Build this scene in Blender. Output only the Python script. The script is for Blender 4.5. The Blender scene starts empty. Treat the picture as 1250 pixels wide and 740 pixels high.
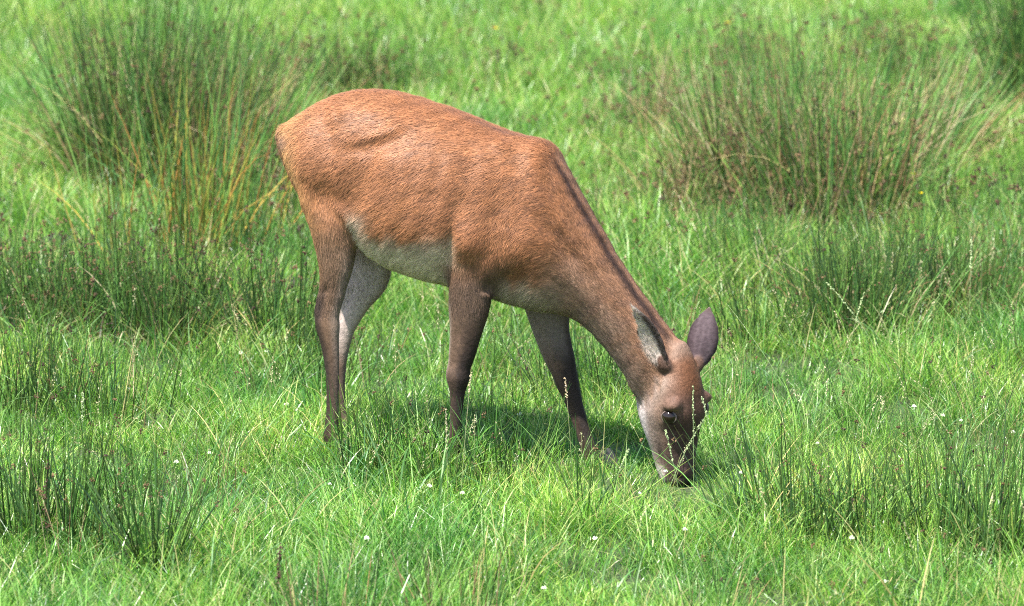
import bpy, math, random
import numpy as np
from mathutils import Vector, Matrix
from mathutils.kdtree import KDTree

rng = np.random.default_rng(7)
random.seed(7)
scene = bpy.context.scene
COL = scene.collection

# ------------------------------------------------------------------ camera, sky, sun
PITCH = math.radians(12.0)
CAM = np.array([0.0, -12.599, 3.253])
HFOV = 2 * math.atan(1250 / 370 / 2 / 13.0)
cam_data = bpy.data.cameras.new("camera")
cam = bpy.data.objects.new("camera", cam_data)
COL.objects.link(cam)
cam.location = CAM
cam.rotation_euler = (math.pi / 2 - PITCH, 0, 0)
cam_data.sensor_width = 36.0
cam_data.lens = 18.0 / math.tan(HFOV / 2)
cam_data.clip_start = 0.1
cam_data.clip_end = 3000
cam_data.dof.use_dof = True
cam_data.dof.focus_distance = 12.85
cam_data.dof.aperture_fstop = 3.2
cam_data.dof.aperture_blades = 9
scene.camera = cam

SUN_EL = math.radians(65)
SUN_AZ = math.radians(-138)          # measured from +Y towards +X
world = bpy.data.worlds.new("World")
scene.world = world
world.use_nodes = True
wn = world.node_tree
sky = wn.nodes.new("ShaderNodeTexSky")
sky.sky_type = 'NISHITA'
sky.sun_disc = False
sky.sun_elevation = SUN_EL
sky.sun_rotation = SUN_AZ
sky.dust_density = 1.5
wn.links.new(sky.outputs[0], wn.nodes["Background"].inputs[0])
wn.nodes["Background"].inputs[1].default_value = 0.125
sun_data = bpy.data.lights.new("sun", 'SUN')
sun_data.energy = 5.0
sun_data.angle = math.radians(0.6)
sun_data.color = (1.0, 0.965, 0.91)
sun = bpy.data.objects.new("sun", sun_data)
COL.objects.link(sun)
sdir = Vector((math.sin(SUN_AZ) * math.cos(SUN_EL), math.cos(SUN_AZ) * math.cos(SUN_EL), math.sin(SUN_EL)))
sun.rotation_euler = sdir.to_track_quat('Z', 'Y').to_euler()
sun.location = (0, 0, 20)
scene.view_settings.view_transform = 'Standard'
scene.view_settings.look = 'None'
scene.view_settings.exposure = 1.66
scene.view_settings.gamma = 1.0
scene.cycles.pixel_filter_type = 'BLACKMAN_HARRIS'
scene.cycles.filter_width = 1.05
scene.cycles.use_denoising = False
scene.cycles.max_bounces = 8

# ------------------------------------------------------------------ survey helpers
TAN = math.tan(HFOV / 2)
AX = np.array([0, math.cos(PITCH), -math.sin(PITCH)])
UPV = np.array([0, math.sin(PITCH), math.cos(PITCH)])
RT = np.array([1.0, 0, 0])


def ray(px, py):
    x = (px - 625) / 625 * TAN
    y = -(py - 370) / 625 * TAN
    return AX + RT * x + UPV * y


def plane_hit(px, py, o, n):
    d = ray(px, py)
    t = np.dot(o - CAM, n) / np.dot(d, n)
    return CAM + d * t


def project(P):
    q = np.asarray(P) - CAM
    dep = q @ AX
    return np.stack([625 + (q @ RT) / dep / TAN * 625, 370 - (q @ UPV) / dep / TAN * 625], -1)


def gh(x, y):
    """height of the meadow"""
    x = np.asarray(x, float); y = np.asarray(y, float)
    h = 0.018 * np.sin(x * 2.1 + 0.7 * y + 1.0) * np.cos(y * 1.7 - 0.4 * x) + 0.012 * np.sin(4.3 * x - 1.3) * np.sin(3.7 * y + 0.6)
    h = h + 0.05 * np.sin(0.35 * x + 0.5) * np.sin(0.27 * y + 1.2) * np.clip((np.hypot(x, y) - 1.5) / 4, 0, 1)
    k = 1 - 0.7 * np.exp(-(x * x + y * y) / 0.8)
    return h * k


def ground_at(px, py):
    p = plane_hit(px, py, np.zeros(3), np.array([0, 0, 1.0]))
    for _ in range(3):
        p = plane_hit(px, py, np.array([0, 0, float(gh(p[0], p[1]))]), np.array([0, 0, 1.0]))
    return p


def mpp(p):
    """metres covered by one drawing unit at the point"""
    return float((np.asarray(p) - CAM) @ AX) * TAN / 625


# ------------------------------------------------------------------ mesh helpers
def sstep(x, a, b):
    t = np.clip((x - a) / (b - a), 0, 1); return t * t * (3 - 2 * t)


def mk_mesh(name, V, F, col=None, mat=None, smooth=False, extra=None):
    V = np.asarray(V, np.float32); F = np.asarray(F, np.int32)
    me = bpy.data.meshes.new(name)
    k = F.shape[1]
    me.vertices.add(len(V)); me.vertices.foreach_set("co", V.ravel())
    me.loops.add(F.size); me.loops.foreach_set("vertex_index", F.ravel())
    me.polygons.add(len(F)); me.polygons.foreach_set("loop_start", np.arange(0, F.size, k, dtype=np.int32))
    me.polygons.foreach_set("loop_total", np.full(len(F), k, np.int32))
    me.update(calc_edges=True)
    if smooth:
        me.polygons.foreach_set("use_smooth", np.ones(len(F), bool))
    else:
        me.polygons.foreach_set("use_smooth", np.zeros(len(F), bool))
    if col is not None:
        a = me.attributes.new("col", 'FLOAT_COLOR', 'POINT')
        c = np.ones((len(V), 4), np.float32); c[:, :3] = col
        a.data.foreach_set("color", c.ravel())
    if extra:
        for nm, arr in extra.items():
            a = me.attributes.new(nm, 'FLOAT', 'POINT'); a.data.foreach_set("value", np.asarray(arr, np.float32))
    if mat:
        me.materials.append(mat)
    return me


def link(name, me, parent=None, kind=None):
    o = bpy.data.objects.new(name, me)
    COL.objects.link(o)
    if parent:
        o.parent = parent
    if kind:
        o["kind"] = kind
    return o


def tag(o, label, cat, group=None, kind=None):
    o["label"] = label
    o["category"] = cat
    if group:
        o["group"] = group
    if kind:
        o["kind"] = kind
    return o


def spine(base, az, L, lean, bend, seg, power=1.0):
    """(N, seg+1, 3) points of curved stalks"""
    N = len(base)
    P = np.zeros((N, seg + 1, 3)); P[:, 0] = base
    dx, dy = np.cos(az), np.sin(az)
    for k in range(seg):
        t = lean + bend * ((k + 0.5) / seg) ** power
        s = (L / seg)
        P[:, k + 1, 0] = P[:, k, 0] + s * np.sin(t) * dx
        P[:, k + 1, 1] = P[:, k, 1] + s * np.sin(t) * dy
        P[:, k + 1, 2] = P[:, k, 2] + s * np.cos(t)
    return P


def ribbons(P, w, face, cb, ct, wprof=None):
    """flat tapering blades along spines P; colours base/tip"""
    N, S = P.shape[0], P.shape[1] - 1
    wd = np.stack([np.cos(face), np.sin(face), np.zeros(N)], -1)
    V = []; C = []
    for k in range(S):
        f = k / S
        prof = (0.75 + 0.5 * f - 1.1 * f ** 2.5) if wprof is None else wprof(f)
        V.append(P[:, k] - wd * (w * prof / 2)[:, None]); V.append(P[:, k] + wd * (w * prof / 2)[:, None])
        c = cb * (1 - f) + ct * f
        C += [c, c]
    V.append(P[:, S]); C.append(ct)
    V = np.stack(V, 1); C = np.stack(C, 1)
    n = 2 * S + 1
    T = []
    for k in range(S - 1):
        a = 2 * k
        T += [[a, a + 1, a + 3], [a, a + 3, a + 2]]
    T.append([2 * S - 2, 2 * S - 1, 2 * S])
    T = np.array(T)
    F = (T[None] + (np.arange(N) * n)[:, None, None]).reshape(-1, 3)
    return V.reshape(-1, 3), F, C.reshape(-1, 3)


def prisms(P, r, cb, ct, tip=0.12, cm=None):
    """three-sided round stalks"""
    N, S = P.shape[0], P.shape[1] - 1
    V = []; C = []
    for k in range(S + 1):
        f = k / S
        rr = r * (1 - (1 - tip) * f ** 2.2)
        for j in range(3):
            a = 2.0944 * j + 0.4
            V.append(P[:, k] + np.stack([np.cos(a) * rr, np.sin(a) * rr, 0 * rr], -1))
            if cm is not None:
                c = (cb * (1 - f * 2) + cm * f * 2) if f < .5 else (cm * (2 - 2 * f) + ct * (2 * f - 1))
            else:
                c = cb * (1 - f) + ct * f
            C.append(c)
    V = np.stack(V, 1); C = np.stack(C, 1)
    n = 3 * (S + 1)
    T = []
    for k in range(S):
        for j in range(3):
            a, b = 3 * k + j, 3 * k + (j + 1) % 3
            T += [[a, b, b + 3], [a, b + 3, a + 3]]
    T = np.array(T)
    F = (T[None] + (np.arange(N) * n)[:, None, None]).reshape(-1, 3)
    return V.reshape(-1, 3), F, C.reshape(-1, 3)


OCT = np.array([[1, 0, 0], [-1, 0, 0], [0, 1, 0], [0, -1, 0], [0, 0, 1], [0, 0, -1]], float)
OCTF = np.array([[0, 2, 4], [2, 1, 4], [1, 3, 4], [3, 0, 4], [2, 0, 5], [1, 2, 5], [3, 1, 5], [0, 3, 5]])


def blobs(cent, size, col, axis=None, elong=1.0):
    """small pointed grains"""
    N = len(cent)
    ang = rng.uniform(0, 6.28, N)
    ca, sa = np.cos(ang), np.sin(ang)
    if axis is None:
        axis = rng.normal(size=(N, 3)); axis[:, 2] += 0.8
    axis = axis / np.linalg.norm(axis, axis=1, keepdims=True)
    h = np.cross(axis, np.array([0.3, 0.2, 0.1])); h /= np.linalg.norm(h, axis=1, keepdims=True) + 1e-9
    g = np.cross(axis, h)
    u = h * ca[:, None] + g * sa[:, None]; v = -h * sa[:, None] + g * ca[:, None]
    V = cent[:, None] + size[:, None, None] * (OCT[None, :, 0:1] * u[:, None] + OCT[None, :, 1:2] * v[:, None] + OCT[None, :, 2:3] * axis[:, None] * elong)
    F = (OCTF[None] + (np.arange(N) * 6)[:, None, None]).reshape(-1, 3)
    C = np.repeat(col[:, None], 6, 1)
    C = C * np.array([1, .9, 1, .85, 1.25, .7])[None, :, None]
    return V.reshape(-1, 3), F, C.reshape(-1, 3)


def cat(parts):
    V, F, C = [], [], []
    o = 0
    for v, f, c in parts:
        V.append(v); F.append(f + o); C.append(c); o += len(v)
    return np.concatenate(V), np.concatenate(F), np.concatenate(C)


# ------------------------------------------------------------------ materials
def new_mat(name):
    m = bpy.data.materials.new(name); m.use_nodes = True
    nt = m.node_tree; nt.nodes.clear()
    out = nt.nodes.new("ShaderNodeOutputMaterial")
    return m, nt, out


def N(nt, t, **kw):
    n = nt.nodes.new(t)
    for k, v in kw.items():
        setattr(n, k, v)
    return n


def leaf_mat(name, trans=0.35, gloss=0.06, rough=0.35, patch=True, sat=1.0):
    """thin vegetation: reflects, lets light through, slight waxy shine"""
    m, nt, out = new_mat(name)
    at = N(nt, "ShaderNodeAttribute", attribute_name="col")
    colr = at.outputs["Color"]
    if patch:
        geo = N(nt, "ShaderNodeNewGeometry")
        no = N(nt, "ShaderNodeTexNoise"); no.inputs["Scale"].default_value = 1.3; no.inputs["Detail"].default_value = 4
        nt.links.new(geo.outputs["Position"], no.inputs["Vector"])
        rp = N(nt, "ShaderNodeValToRGB")
        e = rp.color_ramp.elements
        e[0].position = 0.36; e[0].color = (0.64, 0.79, 0.76, 1)
        e[1].position = 0.64; e[1].color = (1.32, 1.15, 0.95, 1)
        nt.links.new(no.outputs["Fac"], rp.inputs["Fac"])
        mx = N(nt, "ShaderNodeMix", data_type='RGBA', blend_type='MULTIPLY')
        mx.inputs[0].default_value = 1.0
        nt.links.new(colr, mx.inputs[6]); nt.links.new(rp.outputs["Color"], mx.inputs[7])
        colr = mx.outputs[2]
    di = N(nt, "ShaderNodeBsdfDiffuse")
    tr = N(nt, "ShaderNodeBsdfTranslucent")
    gl = N(nt, "ShaderNodeBsdfGlossy"); gl.inputs["Roughness"].default_value = rough
    nt.links.new(colr, di.inputs["Color"])
    tm = N(nt, "ShaderNodeMix", data_type='RGBA', blend_type='MULTIPLY'); tm.inputs[0].default_value = 1
    tm.inputs[7].default_value = (1.15, 1.5, 0.55, 1)
    nt.links.new(colr, tm.inputs[6]); nt.links.new(tm.outputs[2], tr.inputs["Color"])
    a = N(nt, "ShaderNodeMixShader"); a.inputs[0].default_value = trans
    nt.links.new(di.outputs[0], a.inputs[1]); nt.links.new(tr.outputs[0], a.inputs[2])
    b = N(nt, "ShaderNodeMixShader"); b.inputs[0].default_value = gloss
    nt.links.new(a.outputs[0], b.inputs[1]); nt.links.new(gl.outputs[0], b.inputs[2])
    nt.links.new(b.outputs[0], out.inputs[0])
    return m


M_grass = leaf_mat("grass_blade", 0.34, 0.03, 0.35)
M_rush = leaf_mat("rush_stem", 0.1, 0.045, 0.3, patch=False)
M_dry = leaf_mat("dry_stem", 0.2, 0.03, 0.5, patch=False)
M_seed = leaf_mat("seed_head", 0.1, 0.02, 0.6, patch=False)
M_petal = leaf_mat("petal", 0.3, 0.03, 0.4, patch=False)


def soil_mat():
    m, nt, out = new_mat("meadow_soil")
    geo = N(nt, "ShaderNodeNewGeometry")
    n1 = N(nt, "ShaderNodeTexNoise"); n1.inputs["Scale"].default_value = 9; n1.inputs["Detail"].default_value = 8
    n2 = N(nt, "ShaderNodeTexNoise"); n2.inputs["Scale"].default_value = 120; n2.inputs["Detail"].default_value = 4
    for n in (n1, n2):
        nt.links.new(geo.outputs["Position"], n.inputs["Vector"])
    rp = N(nt, "ShaderNodeValToRGB")
    e = rp.color_ramp.elements
    e[0].position = 0.3; e[0].color = (0.018, 0.022, 0.009, 1)
    e[1].position = 0.7; e[1].color = (0.045, 0.07, 0.018, 1)
    nt.links.new(n1.outputs["Fac"], rp.inputs["Fac"])
    r2 = N(nt, "ShaderNodeValToRGB")
    e = r2.color_ramp.elements
    e[0].position = 0.35; e[0].color = (0.5, 0.5, 0.5, 1); e[1].position = 0.65; e[1].color = (1.3, 1.3, 1.1, 1)
    nt.links.new(n2.outputs["Fac"], r2.inputs["Fac"])
    mx = N(nt, "ShaderNodeMix", data_type='RGBA', blend_type='MULTIPLY'); mx.inputs[0].default_value = 1
    nt.links.new(rp.outputs[0], mx.inputs[6]); nt.links.new(r2.outputs[0], mx.inputs[7])
    p = N(nt, "ShaderNodeBsdfPrincipled"); p.inputs["Roughness"].default_value = 0.9
    nt.links.new(mx.outputs[2], p.inputs["Base Color"])
    bp = N(nt, "ShaderNodeBump"); bp.inputs["Distance"].default_value = 0.01; bp.inputs["Strength"].default_value = 0.8
    nt.links.new(n2.outputs["Fac"], bp.inputs["Height"]); nt.links.new(bp.outputs[0], p.inputs["Normal"])
    nt.links.new(p.outputs[0], out.inputs[0])
    return m


M_soil = soil_mat()

# ------------------------------------------------------------------ ground
def axis_pts(lo, hi, step, far, g=1.25):
    a = list(np.arange(lo, hi + step / 2, step)); s = step
    while a[-1] < far:
        s *= g; a.append(a[-1] + s)
    s = step
    while a[0] > -far:
        s *= g; a.insert(0, a[0] - s)
    return np.array(a)


gx = axis_pts(-6, 6, 0.1, 900); gy = axis_pts(-5, 16, 0.1, 900)
GX, GY = np.meshgrid(gx, gy)
GV = np.stack([GX, GY, gh(GX, GY)], -1).reshape(-1, 3)
ii = (np.arange(len(gy) - 1)[:, None] * len(gx) + np.arange(len(gx) - 1)[None]).ravel()
GF = np.stack([ii, ii + 1, ii + 1 + len(gx), ii + len(gx)], -1)
link("ground", mk_mesh("ground", GV, GF, mat=M_soil, smooth=True), kind="structure")


# ------------------------------------------------------------------ value noise for patchiness
_tab = np.random.default_rng(3).random((64, 64))


def vnoise(x, y, s):
    x = np.asarray(x) / s; y = np.asarray(y) / s
    xi = np.floor(x).astype(int); yi = np.floor(y).astype(int)
    fx = x - xi; fy = y - yi
    fx = fx * fx * (3 - 2 * fx); fy = fy * fy * (3 - 2 * fy)
    g = lambda a, b: _tab[a % 64, b % 64]
    return (g(xi, yi) * (1 - fx) * (1 - fy) + g(xi + 1, yi) * fx * (1 - fy) + g(xi, yi + 1) * (1 - fx) * fy + g(xi + 1, yi + 1) * fx * fy)


# ------------------------------------------------------------------ grass tufts, scattered as one mass
GREENS = np.array([[0.128, 0.285, 0.040], [0.185, 0.352, 0.058], [0.08, 0.225, 0.042], [0.032, 0.10, 0.026], [0.31, 0.42, 0.14]])
STRAW = np.array([0.36, 0.32, 0.16])


def tuft(n, rad, h0, h1, w0, w1, lean, bend, straw=0.04, seg=3, greens=GREENS, up=0.25):
    r = rad * np.sqrt(rng.random(n)); a = rng.uniform(0, 6.283, n)
    base = np.stack([r * np.cos(a), r * np.sin(a), np.full(n, -0.012)], -1)
    az = a + rng.normal(0, 1.2, n)
    L = rng.uniform(h0, h1, n) * rng.uniform(0.6, 1.05, n)
    P = spine(base, az, L, np.abs(rng.normal(0, lean, n)), np.abs(rng.normal(bend, bend * 0.5, n)), seg)
    w = rng.uniform(w0, w1, n)
    c = greens[rng.integers(0, len(greens), n)] * rng.uniform(0.75, 1.25, n)[:, None]
    s = rng.random(n) < straw
    c[s] = STRAW * rng.uniform(0.7, 1.3, (s.sum(), 1))
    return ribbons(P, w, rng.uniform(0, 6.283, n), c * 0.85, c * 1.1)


lib = bpy.data.collections.new("tuft_shapes")     # source shapes for the grass only, not linked to the scene
variants = []
for k in range(10):                                # short lawn
    variants.append(tuft(125, 0.11, 0.04, 0.11, 0.0018, 0.0036, 0.5, 0.9))
for k in range(4):                                 # longer grass
    variants.append(tuft(60, 0.09, 0.11, 0.26, 0.0016, 0.0034, 0.3, 0.9, straw=0.08, seg=4))
for k in range(3):                                 # very short moss-like sward with round leaflets
    variants.append(cat([tuft(70, 0.11, 0.02, 0.06, 0.004, 0.009, 0.8, 0.6, straw=0.01, seg=3, greens=GREENS[[1, 4, 0]]),
                         tuft(20, 0.1, 0.06, 0.12, 0.002, 0.004, 0.4, 0.8)]))
for k in range(2):                                 # blue-green leaning leaves
    variants.append(tuft(22, 0.09, 0.18, 0.36, 0.003, 0.006, 0.35, 1.2, straw=0.12, seg=5, greens=np.array([[0.08, 0.18, 0.06], [0.14, 0.24, 0.10], [0.10, 0.22, 0.04]])))
for i, v in enumerate(variants):
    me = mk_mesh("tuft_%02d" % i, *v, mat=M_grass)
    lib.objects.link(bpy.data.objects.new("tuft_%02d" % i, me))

# places
def in_area(x, y, m=1.8):
    return (np.abs(x) < 0.135 * (y + 12.6) + m)


pts = []
y0, y1, dens = -3.6, 18.0, 150
area = (y1 - y0) * 12
n = int(area * dens)
x = rng.uniform(-6, 6, n); y = rng.uniform(y0, y1, n)
keep = in_area(x, y) & (rng.random(n) < np.where(y > 8, 0.6, 1.0))
x, y = x[keep], y[keep]
hN = vnoise(x + 3, y, 0.9) * 0.6 + vnoise(x, y + 9, 0.35) * 0.4
kN = vnoise(x + 20, y + 5, 1.6) * 0.6 + vnoise(x + 7, y + 2, 0.5) * 0.4
idx = rng.integers(0, 10, len(x))
r = rng.random(len(x))
longp = np.clip((kN - 0.48) * 2.4, 0.03, 0.75) + np.clip((y - 2.0) * 0.09, 0, 0.4)
short = hN < 0.42
idx = np.where(short & (r < 0.22), 14 + rng.integers(0, 3, len(x)), idx)
r2 = rng.random(len(x))
idx = np.where(r2 < longp, 10 + rng.integers(0, 4, len(x)), idx)
idx = np.where((r2 > 0.955), 17 + rng.integers(0, 2, len(x)), idx)
sc = 0.62 + 0.75 * hN + rng.normal(0, 0.1, len(x))
sc = np.clip(sc, 0.68, 1.7) * np.where(y > 8, 1.25, 1.0)
sc = np.where((idx >= 10) & (idx < 14) & (y > 2.5), sc * 1.2, sc)
sc *= 1 - .45 * np.exp(-((x - .56) ** 2 / .03 + (y + .35) ** 2 / .06))
foot = ground_at(733, 592)
sc *= 1 - .6 * np.exp(-((x - foot[0]) ** 2 / .016 + (y - foot[1] + .12) ** 2 / .04))
for cpx, cpy, cr_ in ((165, 236, .42), (300, 222, .32), (238, 322, .22), (410, 135, .35), (1015, 262, .42), (905, 250, .36), (1125, 200, .36), (840, 275, .2), (1248, 150, .3)):
    q_ = ground_at(cpx, cpy)
    sc = sc * (1 - .5 * np.exp(-((x - q_[0]) ** 2 + (y - q_[1] + .1) ** 2) / cr_ ** 2))
# the sward beyond and around, sparser
n2 = 9000
x2 = rng.uniform(-22, 22, n2); y2 = rng.uniform(-8, 48, n2)
k2 = ~(in_area(x2, y2) & (y2 > y0) & (y2 < y1)) & (np.hypot(x2, y2 + 12.6) > 3.0)
x2, y2 = x2[k2], y2[k2]
x = np.concatenate([x, x2]); y = np.concatenate([y, y2])
idx = np.concatenate([idx, rng.integers(0, 14, len(x2))]); sc = np.concatenate([sc, rng.uniform(1.5, 2.3, len(x2))])
z = gh(x, y)
gm = bpy.data.meshes.new("grass")
gm.vertices.add(len(x)); gm.vertices.foreach_set("co", np.stack([x, y, z], -1).astype(np.float32).ravel())
for nm, arr in (("scl", sc), ("rot", rng.uniform(0, 6.283, len(x)))):
    a = gm.attributes.new(nm, 'FLOAT', 'POINT'); a.data.foreach_set("value", arr.astype(np.float32))
a = gm.attributes.new("idx", 'INT', 'POINT'); a.data.foreach_set("value", idx.astype(np.int32))
grass = link("grass", gm)
tag(grass, "bright green short meadow grass covering the ground everywhere", "grass", kind="stuff")
gt = bpy.data.node_groups.new("scatter_tufts", 'GeometryNodeTree')
gt.interface.new_socket("Geometry", in_out='INPUT', socket_type='NodeSocketGeometry')
gt.interface.new_socket("Geometry", in_out='OUTPUT', socket_type='NodeSocketGeometry')
gi = gt.nodes.new("NodeGroupInput"); go = gt.nodes.new("NodeGroupOutput")
iop = gt.nodes.new("GeometryNodeInstanceOnPoints")
ci = gt.nodes.new("GeometryNodeCollectionInfo")
ci.inputs["Collection"].default_value = lib
ci.inputs["Separate Children"].default_value = True
ci.inputs["Reset Children"].default_value = True
def named(nm, dt):
    q = gt.nodes.new("GeometryNodeInputNamedAttribute"); q.data_type = dt; q.inputs["Name"].default_value = nm
    return [s for s in q.outputs if s.enabled and s.name == "Attribute"][0]
cx = gt.nodes.new("ShaderNodeCombineXYZ")
gt.links.new(gi.outputs[0], iop.inputs["Points"])
gt.links.new(ci.outputs[0], iop.inputs["Instance"])
iop.inputs["Pick Instance"].default_value = True
gt.links.new(named("idx", 'INT'), iop.inputs["Instance Index"])
gt.links.new(named("rot", 'FLOAT'), cx.inputs["Z"])
gt.links.new(cx.outputs[0], iop.inputs["Rotation"])
gt.links.new(named("scl", 'FLOAT'), iop.inputs["Scale"])
gt.links.new(iop.outputs[0], go.inputs[0])
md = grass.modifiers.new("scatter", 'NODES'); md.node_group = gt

#@@DEER
# ------------------------------------------------------------------ deer: reference frame
YAW = math.radians(25)
FWD = np.array([math.cos(YAW), -math.sin(YAW), 0])
LAT = np.array([-math.sin(YAW), -math.cos(YAW), 0])     # the deer's right side, towards the viewer
ZUP = np.array([0, 0, 1.0])
ORG = np.array([(600 - 625) / 370, 0.12, 0])


def S(px, py, lat=0.0):
    """point of the side-view drawing on the plane 'lat' metres off the deer's middle"""
    return plane_hit(px, py, ORG + LAT * lat, LAT)


def to_draw(P):
    P = np.asarray(P)
    l = (P - ORG) @ LAT
    return project(P + ((np.abs(l) - l)[:, None]) * LAT), l


NTH = 36
TH = np.linspace(0, 2 * math.pi, NTH, endpoint=False)


def cr(vals, sub):
    """Catmull-Rom through rows"""
    v = np.asarray(vals, float)
    p = np.concatenate([[2 * v[0] - v[1]], v, [2 * v[-1] - v[-2]]])
    out = []; ts = []
    for i in range(1, len(p) - 2):
        for j in range(sub):
            t = j / sub
            a, b, c, d = p[i - 1], p[i], p[i + 1], p[i + 2]
            out.append(0.5 * ((2 * b) + (-a + c) * t + (2 * a - 5 * b + 4 * c - d) * t * t + (-a + 3 * b - 3 * c + d) * t ** 3))
            ts.append(i - 1 + t)
    out.append(p[-2]); ts.append(len(v) - 1)
    return np.array(out), np.array(ts) / (len(v) - 1)


LV, LF, LPART, LT, LA, LFLOW = [], [], [], [], [], []
PARTS = {}


def loft(part, rings, sub=5, flow=-1):
    """rings: rows of center(3) + U(3) (front/top half axis) + V(3) (side half axis) + ub (back scale) + taper. flow: +1/-1 fur along the loft or a vector"""
    R, ts = cr(rings, sub)
    off = sum(len(v) for v in LV)
    C, U, W, ub, tp = R[:, 0:3], R[:, 3:6], R[:, 6:9], R[:, 9], R[:, 10]
    cs, sn = np.cos(TH), np.sin(TH)
    ex = 0.9
    cs2 = np.sign(cs) * np.abs(cs) ** ex; sn2 = np.sign(sn) * np.abs(sn) ** ex
    V = C[:, None] + U[:, None] * (cs2[None] * np.where(cs[None] < 0, ub[:, None], 1))[..., None] \
        + W[:, None] * (sn2[None] * (1 - tp[:, None] * np.clip(-cs, 0, 1)[None]))[..., None]
    nr = len(C)
    allv = np.concatenate([V.reshape(-1, 3), [C[0], C[-1]]])
    F = []
    i = np.arange(nr - 1)[:, None] * NTH; j = np.arange(NTH)[None]; j2 = (j + 1) % NTH
    a, b, c, d = i + j, i + j2, i + NTH + j2, i + NTH + j
    F.append(np.stack([a, b, c], -1).reshape(-1, 3)); F.append(np.stack([a, c, d], -1).reshape(-1, 3))
    jj = np.arange(NTH); k = (jj + 1) % NTH
    F.append(np.stack([np.full(NTH, nr * NTH), k, jj], -1)); e = (nr - 1) * NTH
    F.append(np.stack([np.full(NTH, nr * NTH + 1), e + jj, e + k], -1))
    F = np.concatenate(F) + off
    pid = PARTS.setdefault(part, len(PARTS))
    LV.append(allv); LF.append(F)
    LPART.append(np.full(len(allv), pid))
    LT.append(np.concatenate([np.repeat(ts, NTH), [0, 1]]))
    LA.append(np.concatenate([np.tile(TH, nr), [0, 0]]))
    if np.ndim(flow) == 0:
        tg = np.gradient(C, axis=0); tg /= np.linalg.norm(tg, axis=1, keepdims=True) + 1e-9
        fl = np.repeat(tg * flow, NTH, 0); fl = np.concatenate([fl, fl[:1], fl[-1:]])
    else:
        fl = np.tile(np.asarray(flow, float), (len(allv), 1))
    LFLOW.append(fl)


def row(c, u, w, ub=1.0, tp=0.0):
    return np.concatenate([c, u, w, [ub, tp]])


def tb(tx, ty, bx, by, w, ub=1.0, tp=0.0):
    t, b = S(tx, ty), S(bx, by)
    return row((t + b) / 2, (t - b) / 2, LAT * w, ub, tp)


TORSO = [(342, 163, 354, 190, .03), (352, 149, 374, 228, .085), (370, 137, 396, 256, .14), (398, 121, 418, 276, .18), (428, 111, 442, 290, .195),
         (455, 110, 468, 318, .20), (485, 114, 500, 334, .215), (520, 125, 530, 343, .225), (555, 137, 560, 350, .225), (590, 151, 592, 358, .21),
         (618, 162, 620, 369, .18), (645, 167, 652, 378, .155), (668, 173, 684, 384, .14), (680, 190, 702, 386, .12)]
loft("torso", [tb(*s, 1.0, 0.12) for s in TORSO], 6, flow=-FWD * 0.85 - ZUP * 0.5)
NECK = [(648, 170, 610, 350, .10), (672, 184, 660, 374, .13), (690, 208, 694, 386, .12), (707, 238, 712, 397, .103), (727, 270, 724, 408, .09), (746, 303, 735, 420, .082),
        (767, 335, 747, 434, .077), (787, 363, 757, 448, .074), (806, 388, 766, 463, .073), (824, 412, 774, 480, .074), (838, 436, 790, 500, .06)]
loft("neck", [tb(*s, 1.0, 0.1) for s in NECK], 6, flow=-1)


def limb(part, secs, base_lat, flow=1):
    """secs: cx, cy, r (drawing units), side half width m, lateral m"""
    pts_ = [S(c[0], c[1], c[4]) for c in secs]
    rows = []
    for i, c in enumerate(secs):
        a = pts_[max(i - 1, 0)]; b = pts_[min(i + 1, len(pts_) - 1)]
        t = b - a; t -= LAT * np.dot(t, LAT); t /= np.linalg.norm(t)
        u = np.cross(LAT, t); u /= np.linalg.norm(u)
        if np.dot(u, FWD) < 0:
            u = -u
        k = 1 / (370 * math.cos(YAW))           # width in the drawing to metres along the body
        # mostly vertical limbs: drawing width is foreshortened by the yaw
        if c[1] > 400:
            c = (c[0], c[1], c[2] * .93, c[3] * .93, c[4])
        kk = k * abs(np.dot(u, FWD)) + (1 / 370) * abs(u[2])
        rows.append(row(pts_[i], u * c[2] * kk, LAT * c[3]))
    loft(part, rows, 6, flow=flow)
    return pts_


nf = limb("near_fore", [(612, 205, 26, .02, .07), (603, 235, 42, .045, .09), (594, 275, 47, .06, .10), (582, 312, 40, .062, .115), (577, 338, 28, .055, .12), (574, 358, 23.5, .046, .125), (572, 380, 21, .04, .125),
          (568, 408, 17.5, .035, .125), (564, 432, 14.5, .031, .125), (561, 446, 12.6, .030, .125), (559, 460, 14, .035, .125), (558.5, 477, 9.6, .025, .125), (557.5, 494, 8.2, .020, .125),
          (556.5, 524, 7.6, .020, .125), (556, 545, 9, .024, .125), (558, 558, 7.5, .021, .125), (561, 568, 7.5, .021, .125)], .125)
nh = limb("near_hind", [(402, 165, 32, .04, .09), (404, 205, 40, .06, .10), (407, 245, 36, .07, .11), (408, 272, 29.5, .066, .115), (409, 298, 24.5, .055, .115), (410, 325, 20, .044, .115),
          (407, 348, 15, .033, .115), (402, 368, 13, .027, .115), (399, 384, 14, .027, .115), (400, 398, 13.5, .028, .115), (402, 415, 11.5, .026, .115), (404, 432, 10, .022, .115), (406, 460, 8.6, .019, .115),
          (406, 495, 7.8, .019, .115), (405, 520, 8.5, .021, .115), (404, 532, 9.3, .023, .115), (407, 543, 7.5, .02, .115), (411, 551, 7.5, .02, .115)], .115)
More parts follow.
